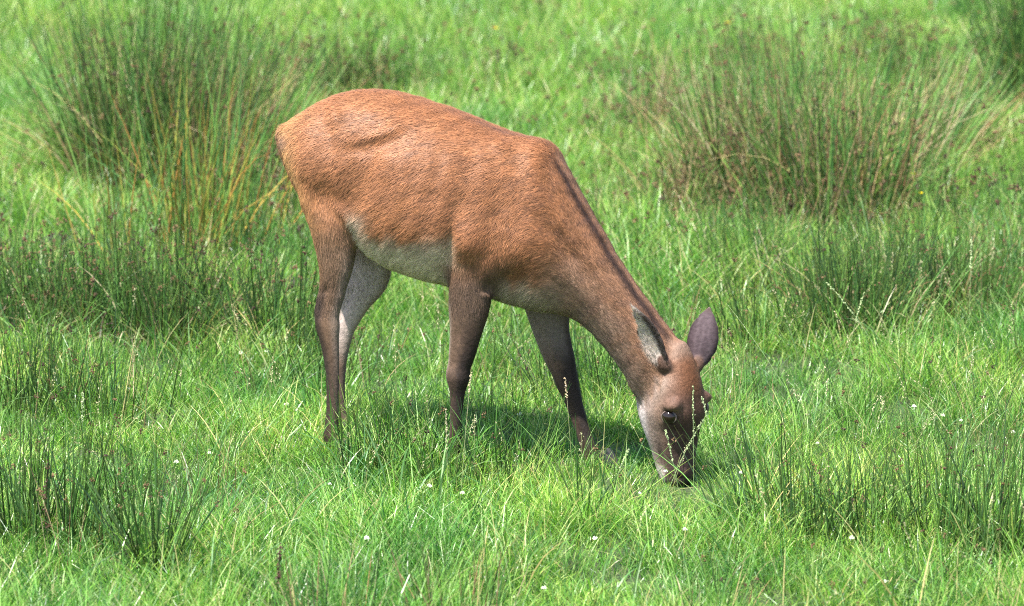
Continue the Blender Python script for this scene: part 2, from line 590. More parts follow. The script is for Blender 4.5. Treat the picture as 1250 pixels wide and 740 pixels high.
fh = limb("far_hind", [(430, 190, 40, .04, -.09), (440, 235, 42, .065, -.105), (452, 280, 33, .065, -.11), (456, 305, 27, .055, -.115), (453, 325, 22, .045, -.115), (446, 344, 19, .038, -.115),
          (434, 366, 14.5, .03, -.115), (424, 386, 13, .027, -.115), (419, 402, 12.5, .027, -.115), (417, 420, 10.5, .024, -.115), (415, 445, 8, .02, -.115), (414, 475, 7.5, .019, -.115),
          (414, 500, 9, .023, -.115), (417, 511, 7.5, .02, -.115), (420, 519, 7.5, .02, -.115)], -.115)
ff = limb("far_fore", [(655, 230, 36, .04, -.08), (655, 290, 42, .06, -.10), (662, 340, 32, .055, -.11), (667, 368, 25, .046, -.115), (670, 388, 21, .04, -.115), (675, 412, 18.5, .035, -.115),
          (684, 440, 15.5, .031, -.115), (689, 455, 13, .031, -.115), (693, 469, 11.8, .031, -.115), (698, 483, 9.6, .026, -.115), (704, 503, 8.4, .021, -.115),
          (713, 530, 7.6, .02, -.115), (721, 553, 8.4, .023, -.115), (728, 564, 7.2, .021, -.115), (736, 573, 7.2, .021, -.115)], -.115)
loft("tail", [row(S(x, y), (S(x + r, y) - S(x, y)), LAT * w) for x, y, r, w in [(352, 150, 6, .03), (346, 162, 7, .032), (348, 180, 7, .03), (355, 200, 7, .026), (361, 220, 5.5, .02), (365, 234, 3, .01)]], 5, flow=1)

# head, in its own frame: a = down the face, n = out of the forehead, l = the deer's right
HT = math.radians(42)
HN_ = np.array([math.cos(HT), -math.sin(HT), 0.0])
HL = np.array([-math.sin(HT), -math.cos(HT), 0.0])
HA = -ZUP
tilt = math.radians(5)
HO = S(829, 428)
HLEN = 0.445


def hp(h, f, l):
    return HO + HA * h + HN_ * f + HL * l


HEAD = [(-0.03, .012, .04, .03, 0), (.0, .028, .075, .046, 0), (.04, .045, .10, .060, .1), (.08, .058, .125, .072, .15), (.13, .072, .155, .083, .2), (.165, .079, .166, .092, .3),
        (.195, .082, .168, .096, .35), (.225, .077, .163, .091, .4), (.26, .067, .150, .079, .42), (.30, .060, .130, .067, .4), (.34, .056, .110, .058, .35), (.38, .055, .093, .053, .25),
        (.41, .055, .078, .052, .15), (.435, .048, .060, .047, .1), (.450, .028, .036, .034, 0)]
loft("head", [row(hp(h, 0, 0), HN_ * f, HL * w, b / f, tp) for h, f, b, w, tp in HEAD], 5, flow=-1)
# brow ridges and jaw joined to the head
for sg in (1, -1):
    loft("brow", [row(hp(.140 + .016 * i, .045 - .004 * i, sg * (.066 + (0.010 if 0 < i < 3 else 0))), HN_ * (r_), HL * r_) for i, r_ in enumerate((.014, .027, .028, .014))], 4, flow=ZUP)


def ear(part, base, tip, inner, W, part_lat, curl=0.9):
    """leaf-shaped cup; two layers joined at the rim"""
    d = tip - base; L = np.linalg.norm(d); d = d / L
    m = inner - d * np.dot(inner, d); m /= np.linalg.norm(m)
    s_ = np.cross(d, m)
    ns, nq = 22, 13
    ss = np.linspace(0, 1, ns); qs = np.linspace(-1, 1, nq)
    wid = np.interp(ss, [0, .1, .25, .45, .62, .8, .92, 1], [.50, .68, .93, 1, .88, .56, .25, .03]) * W
    V = []
    for layer in (0, 1):
        th = 0.0085
        for i, s in enumerate(ss):
            for q in qs:
                cup = curl * (1.15 - 0.65 * s)
                ang = q * cup * 1.35
                rad = wid[i] / math.sin(min(cup * 1.35, 1.5)) if cup * 1.35 < 1.5 else wid[i]
                e = base + d * L * s + s_ * rad * math.sin(ang) + m * rad * (1 - math.cos(ang)) - m * 0.02 * math.sin(s * 3.1)
                nrm = m * math.cos(ang) - s_ * math.sin(ang)
                edge = 1 - abs(q) ** 6 * 0.3
                V.append(e + nrm * (th * 0.5 * edge * (1 if layer else -1)))
    V = np.array(V)
    F = []
    g = lambda l, i, j: l * ns * nq + i * nq + j
    for i in range(ns - 1):
        for j in range(nq - 1):
            F += [[g(0, i, j), g(0, i, j + 1), g(0, i + 1, j + 1)], [g(0, i, j), g(0, i + 1, j + 1), g(0, i + 1, j)]]
            F += [[g(1, i, j), g(1, i + 1, j + 1), g(1, i, j + 1)], [g(1, i, j), g(1, i + 1, j), g(1, i + 1, j + 1)]]
    for i in range(ns - 1):
        for j, o in ((0, 1), (nq - 1, 0)):
            q4 = [g(0, i, j), g(0, i + 1, j), g(1, i + 1, j), g(1, i, j)]
            if not o: q4 = q4[::-1]
            F += [[q4[0], q4[1], q4[2]], [q4[0], q4[2], q4[3]]]
    for j in range(nq - 1):
        for i, o in ((0, 0), (ns - 1, 1)):
            q4 = [g(0, i, j), g(0, i, j + 1), g(1, i, j + 1), g(1, i, j)]
            if o: q4 = q4[::-1]
            F += [[q4[0], q4[2], q4[1]], [q4[0], q4[3], q4[2]]]
    off = sum(len(v) for v in LV)
    pid = PARTS.setdefault(part, len(PARTS))
    LV.append(V); LF.append(np.array(F) + off); LPART.append(np.full(len(V), pid))
    lay = np.repeat([0, 1], ns * nq)
    LT.append(np.tile(np.repeat(ss, nq), 2)); LA.append(np.where(lay == 1, 10 + np.tile(qs, 2 * ns), np.tile(qs, 2 * ns)))
    LFLOW.append(np.tile(d, (len(V), 1)))
    return L


def at_depth(px, py, ref):
    """point on the drawing ray at the depth of ref"""
    dref = (ref - CAM) @ AX
    return CAM + ray(px, py) * dref


nb = hp(.055, -.01, .080)
near_base = at_depth(811, 444, nb)
near_tip = at_depth(769, 368, nb) + np.array([0, -0.045, 0])
ear("near_ear", near_base, near_tip, np.array([-0.72, -0.68, 0.25]), .039, 1, curl=0.5)
fb = hp(.05, -.01, -.055)
far_base = at_depth(852, 444, fb)
far_tip = at_depth(867, 376, fb) + np.array([0, 0.03, 0])
ear("far_ear", far_base, far_tip, np.array([0.25, 0.95, 0.1]), .054, -1, curl=0.62)
for nm, b_, t_ in (("near_ear_root", near_base, near_tip), ("far_ear_root", far_base, far_tip)):
    d = (t_ - b_) / np.linalg.norm(t_ - b_)
    h_ = np.cross(d, np.array([0, 1.0, 0])); h_ /= np.linalg.norm(h_); g_ = np.cross(d, h_)
    c0 = b_ - d * 0.035 + (HO + HA * .06 - b_) * 0.35
    loft("ear_root", [row(c0, h_ * .02, g_ * .02), row(b_ - d * .012, h_ * .021, g_ * .021), row(b_ + d * .012, h_ * .017, g_ * .017), row(b_ + d * .03, h_ * .008, g_ * .008)], 4, flow=ZUP)

# ---- one continuous skin
LVa = np.concatenate(LV); LFa = np.concatenate(LF)
LPARTa = np.concatenate(LPART); LTa = np.concatenate(LT); LAa = np.concatenate(LA); LFLOWa = np.concatenate(LFLOW)
raw = mk_mesh("raw_deer", LVa, LFa)
tmp = bpy.data.objects.new("raw_deer", raw); COL.objects.link(tmp)
rm = tmp.modifiers.new("r", 'REMESH'); rm.mode = 'VOXEL'; rm.voxel_size = 0.0046; rm.adaptivity = 0
dg = bpy.context.evaluated_depsgraph_get()
ev = tmp.evaluated_get(dg); em = ev.to_mesh()
nv = len(em.vertices)
DV = np.zeros(nv * 3, np.float32); em.vertices.foreach_get("co", DV); DV = DV.reshape(-1, 3).astype(float)
nq_ = len(em.polygons)
lt_ = np.zeros(nq_, np.int32); em.polygons.foreach_get("loop_total", lt_)
lp_ = np.zeros(len(em.loops), np.int32); em.loops.foreach_get("vertex_index", lp_)
ed_ = np.zeros(len(em.edges) * 2, np.int32); em.edges.foreach_get("vertices", ed_); ed_ = ed_.reshape(-1, 2)
assert (lt_ == 4).all()
DQ = lp_.reshape(-1, 4).copy()
ev.to_mesh_clear()
bpy.data.objects.remove(tmp); bpy.data.meshes.remove(raw)

kd = KDTree(len(LVa))
for i, v in enumerate(LVa):
    kd.insert(v, i)
kd.balance()
near = np.array([kd.find(v)[1] for v in DV])
vpart = LPARTa[near]; vt = LTa[near]; va = LAa[near]; vflow = LFLOWa[near].copy()
deg = np.bincount(ed_.ravel(), minlength=nv).astype(float)


def smooth_field(X, it, w=None, lam=0.6):
    X = X.copy()
    for _ in range(it):
        acc = np.stack([np.bincount(ed_[:, 0], X[ed_[:, 1], k], nv) + np.bincount(ed_[:, 1], X[ed_[:, 0], k], nv) for k in range(X.shape[1])], -1) / deg[:, None]
        step = lam * (acc - X)
        if w is not None:
            step *= w[:, None]
        X += step
    return X


def isp(*names):
    m_ = np.zeros(nv, bool)
    for q in names:
        if q in PARTS:
            m_ |= vpart == PARTS[q]
    return m_


duv, dlat = to_draw(DV)
u_, v_ = duv[:, 0], duv[:, 1]
# smoothing strength: strong where limbs and neck join the trunk, light elsewhere
wj = np.full(nv, 0.0)
trunk = isp("torso", "neck") | (isp("near_fore", "far_fore", "near_hind", "far_hind") & (v_ < 358))
wj[trunk] = 1.0
wj = smooth_field(wj[:, None], 20)[:, 0]
DV = smooth_field(DV, 70, wj)
wl = np.ones(nv); wl[isp("near_ear", "far_ear")] = 0.8
wl = smooth_field(wl[:, None], 3)[:, 0]
DV = smooth_field(DV, 7, wl)
wh = smooth_field(isp("head", "brow", "ear_root", "neck").astype(float)[:, None], 5)[:, 0]
DV = smooth_field(DV, 9, wh * 0.9)


def vnormals(V):
    a = V[DQ[:, 2]] - V[DQ[:, 0]]; b = V[DQ[:, 3]] - V[DQ[:, 1]]
    n_ = np.cross(a, b)
    out = np.stack([sum(np.bincount(DQ[:, j], n_[:, k], nv) for j in range(4)) for k in range(3)], -1)
    return out / (np.linalg.norm(out, axis=1, keepdims=True) + 1e-12)


vflow = smooth_field(vflow, 30)
NRM = vnormals(DV)
cen = DV.mean(0)
if np.mean(np.sum(NRM * (DV - cen), 1)) < 0:
    DQ = DQ[:, ::-1].copy(); NRM = -NRM
duv, dlat = to_draw(DV); u_, v_ = duv[:, 0], duv[:, 1]


def G(u0, v0, su, sv, ang=0.0):
    c, s = math.cos(math.radians(ang)), math.sin(math.radians(ang))
    x_ = (u_ - u0) * c + (v_ - v0) * s; y_ = -(u_ - u0) * s + (v_ - v0) * c
    return np.exp(-0.5 * ((x_ / su) ** 2 + (y_ / sv) ** 2))


side = np.clip(np.abs(NRM @ LAT) * 1.6, 0, 1) * trunk
disp = np.zeros(nv)
for u0, v0, su, sv, an, am in [
    (413, 140, 9, 7, 0, .006), (414, 152, 4, 16, 5, .003), (480, 158, 26, 4, -18, .006), (465, 176, 30, 9, -12, -.010), (402, 168, 10, 16, 0, -.006),
    (378, 205, 16, 32, 0, .009), (401, 240, 12, 18, 0, -.004), (422, 262, 14, 5, 50, .008), (500, 285, 55, 25, 0, .010), (438, 225, 14, 36, 12, -.011),
    (598, 215, 10, 26, 8, .005), (584, 262, 9, 26, 12, .003), (562, 262, 11, 30, 14, -.006), (576, 298, 15, 20, 0, .015), (551, 300, 5, 20, 8, -.010),
    (640, 300, 26, 18, 0, .009), (640, 222, 10, 36, -12, -.006), (662, 262, 12, 40, -28, .006), (686, 300, 8, 50, -40, -.006), (620, 340, 14, 10, 0, -.008),
    (598, 352, 8, 8, 0, -.006), (520, 205, 60, 26, 5, .004), (700, 345, 10, 30, -40, .005), (616, 180, 12, 8, 20, .006), (450, 200, 7, 30, 20, -.002)]:
    disp += am * G(u0, v0, su, sv, an)
ribs = np.sin((u_ + (v_ - 200) * 0.25) / 4.6) * G(510, 235, 42, 42) * 0.0013
disp += ribs
lump = (vnoise(u_ + 500, v_ + 30 + dlat * 200, 13) - .5) * 0.0026 + (vnoise(u_ + 100, v_ - dlat * 150, 6) - .5) * 0.0005
DV = DV + NRM * ((disp * side * 1.5) + lump * trunk)[:, None]

legm = isp("near_fore", "far_fore", "near_hind", "far_hind").astype(float)
lv0 = np.where(isp("far_fore", "far_hind"), v_ - 16, v_)
gro = -.0035 * np.exp(-((np.cos(va) + .25) / .22) ** 2) * sstep(np.abs(np.sin(va)), .5, .9)
low_ = np.where(isp("near_fore", "far_fore"), sstep(lv0, 470, 485), sstep(lv0, 415, 430))
up_ = np.where(isp("near_hind", "far_hind"), sstep(lv0, 340, 355) * (1 - sstep(lv0, 385, 395)), sstep(lv0, 395, 410) * (1 - sstep(lv0, 445, 455)) * .7)
legd = gro * (low_ + up_ * 1.6) * legm
legd = smooth_field(legd[:, None], 2)[:, 0]
DV = DV + NRM * legd[:, None]

# head relief in head frame
hh = (DV - HO) @ HA; hf = (DV - HO) @ HN_; hl = (DV - HO) @ HL
ishead = isp("head", "brow")


def H(h0, f0, l0, sh, sf, sl, both=True):
    al = np.abs(hl) if both else hl
    return np.exp(-0.5 * (((hh - h0) / sh) ** 2 + ((hf - f0) / sf) ** 2 + ((al - l0) / sl) ** 2))


EYE_H, EYE_F, EYE_L = .200, .030, .090
hd = -0.014 * H(EYE_H + .002, EYE_F, EYE_L + .006, .012, .012, .03) + 0.002 * H(EYE_H - .034, EYE_F + .01, .08, .009, .02, .03) \
    - 0.010 * H(.255, .03, .07, .020, .02, .02) - 0.008 * H(.17, .075, 0, .04, .03, .03) + 0.006 * H(.25, -.10, .05, .05, .03, .03) \
    + 0.006 * H(.11, .0, .085, .03, .04, .03) - 0.009 * H(.412, .032, .028, .008, .009, .012) + .004 * H(.40, .045, .022, .012, .01, .01) \
    - 0.005 * H(.40, -.02, .04, .045, .005, .03) + .006 * H(.30, -.07, .05, .05, .03, .03)
DV = DV + NRM * (hd * smooth_field(ishead.astype(float)[:, None], 3)[:, 0])[:, None]
NRM = vnormals(DV)

# ---- coat colours (pelage pattern, with some light and shade painted in)
c3 = lambda *a: np.array(a, float)
RUF, RUFD, GREYB, PALE, DARK = c3(.30, .135, .060), c3(.235, .10, .043), c3(.235, .155, .112), c3(.60, .51, .38), c3(.05, .03, .026)
GREY = c3(.34, .275, .245)
colr = np.tile(RUF, (nv, 1))


def mixc(w, c):
    global colr
    w = np.clip(w, 0, 1)[:, None]
    colr = colr * (1 - w) + c * w




nz = vnoise(u_, v_ + dlat * 120, 9) - .5; nz2 = vnoise(u_ + 77, v_ - dlat * 90, 4) - .5
body = isp("torso", "neck")
mixc((nz * 1.2 + .2) * body, c3(.24, .108, .052))
mixc(sstep(v_, 250, 345) * .6 * (u_ > 540), RUFD)
mixc(G(415, 175, 45, 60) * .25, c3(.325, .148, .066))
# belly
bl = np.interp(u_, [400, 425, 440, 470, 500, 530, 552, 575], [262, 266, 285, 292, 299, 298, 292, 330])
bw = sstep(v_ + nz * 12 + nz2 * 8, bl - 12, bl + 16) * sstep(u_, 420, 432) * (1 - sstep(u_, 556, 590))
mixc(bw * isp("torso"), PALE)
mixc(G(436, 276, 9, 10, 40) * .6 * isp("torso"), c3(.6, .52, .40))
inner_hind = isp("near_hind", "far_hind")
# chest underside
cw = sstep(v_ + nz * 16, 330, 366) * sstep(u_, 590, 610) * (1 - sstep(u_, 700, 730))
mixc(cw * .9 * body, c3(.33, .28, .2))
mixc(sstep(v_ + nz * 10, 290, 350) * sstep(u_, 640, 690) * .7 * body, c3(.24, .165, .115))
# neck: redder above, greyer to the throat; dark line along the top
neckw = isp("neck") * 1.0
neckw = smooth_field(neckw[:, None], 10)[:, 0]
ca = np.cos(va)
mixc(neckw * sstep(u_ + nz * 20, 660, 730) * .75, c3(.235, .12, .066))
mixc(neckw * sstep(-ca + nz * .5, -.5, .8) * sstep(u_, 670, 740) * .9, c3(.27, .20, .155))
mixc(neckw * sstep(-ca, .5, 1) * sstep(u_, 690, 740) * .6, c3(.36, .30, .27))
# dorsal line: distance from the middle plane on the upper side
up = NRM @ ZUP + (NRM @ FWD) * .5
stripe = np.exp(-((dlat - .026) / .015) ** 2) * (up > .0)
mixc(sstep(-dlat, -.02, .0) * (up > 0) * neckw * .7, c3(.36, .20, .125))  # sunlit fur beyond the stripe, painted paler on the far side only
mixc(stripe * neckw * sstep(u_, 668, 685) * (1 - sstep(u_, 800, 835) * .4) * .95, c3(.016, .010, .010))
mixc(np.exp(-(dlat / .02) ** 2) * (up > .2) * isp("torso") * (.12 + .5 * G(615, 158, 28, 12)), c3(.10, .055, .045))
# ticking
mixc((nz2 > .12) * neckw * .35, DARK * 2)
# rump
mixc(sstep(-u_, -378, -350) * isp("torso") * .45, c3(.48, .27, .12))
redge = np.interp(v_, [110, 130, 150, 165, 190, 215, 240, 265, 300, 340], [420, 382, 348, 340, 349, 359, 366, 373, 382, 390])
mixc(np.exp(-np.clip(u_ - redge - 3, 0, 200) / 7.0) * sstep(v_, 125, 150) * (1 - sstep(v_, 270, 320)) * .6 * (u_ < 430), c3(.46, .27, .10))
mixc(isp("tail") * .75, c3(.36, .19, .09))
mixc(G(344, 172, 6, 8) * .6 * isp("torso", "tail"), c3(.16, .10, .10))  # shadow spot at the tail root, painted into the coat
# legs
for nm, sgn in (("near_fore", 1), ("far_fore", -1), ("near_hind", 1), ("far_hind", -1)):
    m_ = isp(nm)
    lv = v_ - (16 if sgn < 0 else 0)
    fore = 'fore' in nm
    t0, t1 = (300, 350) if fore else (255, 330)
    front = np.cos(va)                        # +1 at the front of the limb
    outer = np.sin(va) * sgn
    if fore:
        mixc(m_ * sstep(lv + nz * 14, 308, 350), c3(.155, .098, .066))
        mixc(m_ * sstep(lv, 350, 440) * sstep(front + nz2 * .6, -.35, .5) * .95, c3(.022, .014, .012))
        mixc(m_ * sstep(-front, .6, 1.0) * sstep(lv, 340, 400) * .8, c3(.5, .42, .36))
        mixc(m_ * sstep(lv, 430, 490) * .7, c3(.03, .021, .018))
    else:
        mixc(m_ * sstep(lv + nz * 18, 235, 320) * .9, c3(.19, .122, .078))
        mixc(m_ * sstep(-front, .4, .95) * sstep(lv, 200, 260) * (1 - sstep(lv, 330, 360)) * .5, c3(.40, .20, .09))
        mixc(m_ * sstep(front, .3, .95) * sstep(lv, 290, 350) * .6, c3(.40, .32, .27))
        mixc(m_ * sstep(-front, -.25, .5) * sstep(lv, 335, 375) * .85, c3(.03, .02, .017))
        mixc(m_ * sstep(lv, 385, 470) * .7, c3(.042, .03, .025))
    mixc(m_ * sstep(-outer, .1, .8) * sstep(lv, 270, 330) * (1 - sstep(lv, 400, 450)) * (.35 if fore else .9), c3(.50, .42, .39))
# the trunk above each foreleg shares the leg's brown
mixc(isp('torso') * sstep(v_ + nz * 14, 308, 350) * sstep(u_, 546, 556) * (1 - sstep(u_, 600, 612)) * sstep(np.abs(dlat), .07, .12), c3(.155, .098, .066))
# head
hm = smooth_field(ishead.astype(float)[:, None], 6)[:, 0]
colh = np.tile(c3(.24, .16, .12), (nv, 1))
def mh(w, c):
    global colh
    w = np.clip(w, 0, 1)[:, None]; colh = colh * (1 - w) + c * w
fr = sstep(hf, .015, .055)
mh(fr * (1 - sstep(hh, .10, .20)), c3(.15, .058, .025))
mh(sstep(hf, -.01, .03) * sstep(hh, .0, .04) * (1 - sstep(hh, .12, .18)) * .7, c3(.17, .07, .032))
mh(H(.10, -.03, .07, .04, .04, .04) * .7, c3(.36, .30, .26))
mh(fr * sstep(hh, .09, .17) * .94, c3(.080, .038, .026))
mh(sstep(hf, -.025, .02) * sstep(hh, .19, .25) * .9, c3(.055, .032, .026))
mh(sstep(-hf, .0, .06) * sstep(hh, .03, .12) * .7, c3(.30, .24, .215))
mh(sstep(-hf, .055, .10) * sstep(hh, .05, .12) * .95, c3(.60, .55, .55))
mh(H(.160, .035, .08, .035, .035, .03) * .85, c3(.105, .062, .045))
mh(H(.228, .045, .06, .012, .008, .03) * .9, c3(.02, .013, .012))
mh(H(EYE_H - .024, EYE_F + .022, EYE_L, .012, .012, .04) * .7, c3(.20, .125, .085))
mh(H(EYE_H, EYE_F, EYE_L, .024, .022, .04) * .6, c3(.12, .08, .06))
mh(H(EYE_H + .032, EYE_F + .006, .07, .022, .013, .04) * .9, c3(.05, .03, .028))
mh(sstep(hh, .28, .36) * sstep(hf, -.045, .01) * .8, c3(.06, .042, .037))
mh(sstep(hh, .27, .33) * sstep(hf, -.01, .03) * (1 - sstep(np.abs(hl), .02, .05)) * .5, c3(.09, .055, .05))
mh(H(.33, -.03, .05, .035, .012, .05) * .9, c3(.04, .028, .025))
mh(sstep(hh, .405, .43) * .9, c3(.045, .035, .035))
mh(H(.405, .035, .03, .012, .012, .012), c3(.012, .01, .01))
mh(sstep(hh, .37, .40) * sstep(-hf, .01, .035) * .9, c3(.55, .50, .47))
colr = colr * (1 - hm[:, None]) + colh * hm[:, None]
mixc(isp("ear_root") * 1.0, c3(.085, .05, .036))
# ears: va >= 5 is the inner face
for nm in ("near_ear", "far_ear"):
    m_ = isp(nm); inn = m_ & (va > 5); bk = m_ & (va <= 5)
    q = np.where(va > 5, va - 10, va)
    mixc(bk * 1.0, c3(.15, .095, .085) if nm == "near_ear" else c3(.115, .085, .098))
    mixc(bk * (np.sin(q * 22 + vt * 3) > .3) * (1 - sstep(np.abs(q), .5, .8)) * .55, c3(.22, .17, .19))
    mixc(bk * sstep(np.abs(q), .6, .95) * .8, c3(.022, .014, .013))
    mixc(bk * sstep(vt, .82, 1) * .7, c3(.12, .07, .05))
    mixc(inn * 1.0, c3(.80, .74, .68))
    mixc(inn * sstep(q, .05, .35) * (.92 if nm == 'near_ear' else 0) * sstep(-vt, -.95, -.7), c3(.05, .033, .028))  # near ear only: shade painted dark over one half of the inner face
    mixc(inn * (np.sin(vt * 30 + q * 4) > .55) * .35, c3(.2, .17, .17))
seam = smooth_field((trunk & (v_ < 400) & (v_ > 275) & (u_ > 515) & (u_ < 622)).astype(float)[:, None], 6)[:, 0]
colr = smooth_field(colr, 45, seam)
colr = smooth_field(colr, 4)
legw = smooth_field((legm * sstep(v_, 300, 360))[:, None], 10)
colr = colr * (1 - .30 * legw * (1 - isp('far_hind')[:, None] * .8)) * np.array([.92, .88, .84])
thin = smooth_field((isp("near_ear", "far_ear") * 1.0)[:, None], 3)[:, 0]

# ---- skin and coat materials
def coat_mat():
    m, nt, out = new_mat("deer_skin")
    at = N(nt, "ShaderNodeAttribute", attribute_name="col"); th_ = N(nt, "ShaderNodeAttribute", attribute_name="thin")
    tc = N(nt, "ShaderNodeTexCoord")
    no = N(nt, "ShaderNodeTexNoise"); no.inputs["Scale"].default_value = 90; no.inputs["Detail"].default_value = 6
    nt.links.new(tc.outputs["Object"], no.inputs["Vector"])
    rp = N(nt, "ShaderNodeValToRGB"); e = rp.color_ramp.elements
    e[0].position = .3; e[0].color = (.7, .7, .7, 1); e[1].position = .7; e[1].color = (1.15, 1.15, 1.15, 1)
    nt.links.new(no.outputs["Fac"], rp.inputs[0])
    mx = N(nt, "ShaderNodeMix", data_type='RGBA', blend_type='MULTIPLY'); mx.inputs[0].default_value = 1
    nt.links.new(at.outputs["Color"], mx.inputs[6]); nt.links.new(rp.outputs[0], mx.inputs[7])
    p = N(nt, "ShaderNodeBsdfPrincipled"); p.inputs["Roughness"].default_value = .7
    p.inputs["Specular IOR Level"].default_value = .2
    nt.links.new(mx.outputs[2], p.inputs["Base Color"])
    bp = N(nt, "ShaderNodeBump"); bp.inputs["Strength"].default_value = .5; bp.inputs["Distance"].default_value = .004
    nt.links.new(no.outputs["Fac"], bp.inputs["Height"]); nt.links.new(bp.outputs[0], p.inputs["Normal"])
    tr = N(nt, "ShaderNodeBsdfTranslucent"); nt.links.new(at.outputs["Color"], tr.inputs["Color"])
    mm = N(nt, "ShaderNodeMath", operation='MULTIPLY'); mm.inputs[1].default_value = .55
    nt.links.new(th_.outputs["Fac"], mm.inputs[0])
    ms = N(nt, "ShaderNodeMixShader"); nt.links.new(mm.outputs[0], ms.inputs[0])
    nt.links.new(p.outputs[0], ms.inputs[1]); nt.links.new(tr.outputs[0], ms.inputs[2])
    nt.links.new(ms.outputs[0], out.inputs[0])
    return m


def hair_mat():
    m, nt, out = new_mat("deer_hair")
    at = N(nt, "ShaderNodeAttribute", attribute_name="col")
    p = N(nt, "ShaderNodeBsdfPrincipled"); p.inputs["Roughness"].default_value = .55
    p.inputs["Specular IOR Level"].default_value = .3
    nt.links.new(at.outputs["Color"], p.inputs["Base Color"])
    tr = N(nt, "ShaderNodeBsdfTranslucent"); nt.links.new(at.outputs["Color"], tr.inputs["Color"])
    ms = N(nt, "ShaderNodeMixShader"); ms.inputs[0].default_value = .25
    nt.links.new(p.outputs[0], ms.inputs[1]); nt.links.new(tr.outputs[0], ms.inputs[2])
    nt.links.new(ms.outputs[0], out.inputs[0])
    return m


M_skin = coat_mat(); M_hair = hair_mat()
deer = bpy.data.objects.new("deer", None); COL.objects.link(deer)
deer.location = ORG
tag(deer, "reddish brown hind grazing head down among the rushes", "deer")
body_me = mk_mesh("body", DV - ORG, DQ, col=colr, mat=M_skin, smooth=True, extra={"thin": thin})
body_ob = link("body", body_me, deer)

# ---- coat of fine hairs lying along the body
area_q = np.linalg.norm(np.cross(DV[DQ[:, 2]] - DV[DQ[:, 0]], DV[DQ[:, 3]] - DV[DQ[:, 1]]), axis=1) / 2
NH = 380000
qpart = vpart[DQ[:, 0]]
dens = np.ones(len(DQ))
for nm, f_ in (("head", 2.2), ("brow", 2.2), ("near_ear", .9), ("far_ear", .25), ("neck", 1.3)):
    dens[qpart == PARTS[nm]] = f_
facing = NRM[DQ[:, 0]] @ (-AX)
dens *= np.where(facing > -0.35, 1.0, 0.35)
pr = area_q * dens; pr /= pr.sum()
qi = rng.choice(len(DQ), NH, p=pr)
a_, b_ = rng.random(NH)[:, None], rng.random(NH)[:, None]
P4 = DV[DQ[qi]]; N4 = NRM[DQ[qi]]; C4 = colr[DQ[qi]]; F4 = vflow[DQ[qi]]
bil = lambda X: (X[:, 0] * (1 - a_) + X[:, 1] * a_) * (1 - b_) + (X[:, 3] * (1 - a_) + X[:, 2] * a_) * b_
hpz = bil(P4); hn = bil(N4); hn /= np.linalg.norm(hn, axis=1, keepdims=True)
hcol = C4[:, 0]
hfl = F4[:, 0]
hfl = hfl - hn * np.sum(hfl * hn, 1, keepdims=True)
hfl /= np.linalg.norm(hfl, axis=1, keepdims=True) + 1e-9
# clumped direction wobble so the coat parts and swirls
huv, hlat = to_draw(hpz)
hp_ = vpart[DQ[qi, 0]]
al_ = huv[:, 0] * .80 - huv[:, 1] * .45; ac_ = huv[:, 0] * .45 + huv[:, 1] * .80
isneck = (hp_ == PARTS['neck']); isleg = (hp_ >= PARTS['near_fore']) & (hp_ <= PARTS['far_fore'])
al_ = np.where(isneck, huv[:, 0] * .6 + huv[:, 1] * .8, np.where(isleg, huv[:, 1], al_)); ac_ = np.where(isneck, huv[:, 0] * .8 - huv[:, 1] * .6, np.where(isleg, huv[:, 0], ac_))
streak = vnoise(al_ / 14 + 60, ac_ / 2.2 + hlat * 60, 1) * .6 + vnoise(al_ / 8 + 20, ac_ / 1.1 + hlat * 90, 1) * .4
wob = (vnoise(huv[:, 0] + 40, huv[:, 1] + hlat * 100, 14) - .5) * .35 + (vnoise(huv[:, 0], huv[:, 1] + 300, 5) - .5) * .15 + rng.normal(0, .16, NH)
sd = np.cross(hn, hfl)
hd_ = hfl * np.cos(wob)[:, None] + sd * np.sin(wob)[:, None]
sd = np.cross(hn, hd_)
lenv = np.full(nv, .023)
for nm, l_ in (("head", .007), ("brow", .006), ("near_ear", .007), ("far_ear", .004), ("ear_root", .010), ("near_fore", .014), ("far_fore", .014), ("near_hind", .015), ("far_hind", .015), ("neck", .018), ("tail", .02)):
    lenv[vpart == PARTS[nm]] = l_
lenv[(v_ > 385) & (legm > .5)] = .007
lenv = smooth_field(lenv[:, None], 22)[:, 0]
inn_ear = (hp_ == PARTS["near_ear"]) & (va[DQ[qi, 0]] > 5)
ln = lenv[DQ[qi, 0]].copy()
ln[inn_ear] = .016
ln *= rng.uniform(.6, 1.25, NH)
lift = np.abs(rng.normal(.10, .07, NH)) + .03 + .14 * (vnoise(huv[:, 0] + 9, huv[:, 1] * 1.3, 5) - .45).clip(0, 1)
lift += .08 * (streak - .45).clip(0, 1)
lift[inn_ear] += .4
wd = np.clip(ln * .11, .0008, .0024)
root = hpz - hn * .001
tip_ = root + hd_ * (ln * np.cos(lift))[:, None] + hn * (ln * np.sin(lift))[:, None] + hn * .001
HV = np.stack([root - sd * wd[:, None] / 2, root + sd * wd[:, None] / 2, tip_], 1).reshape(-1, 3)
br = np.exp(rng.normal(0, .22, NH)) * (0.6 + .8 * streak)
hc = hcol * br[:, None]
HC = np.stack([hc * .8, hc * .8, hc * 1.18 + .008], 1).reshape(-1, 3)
HF = np.arange(NH * 3).reshape(-1, 3)
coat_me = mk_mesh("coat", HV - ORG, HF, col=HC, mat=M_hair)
link("coat", coat_me, body_ob, kind="stuff")


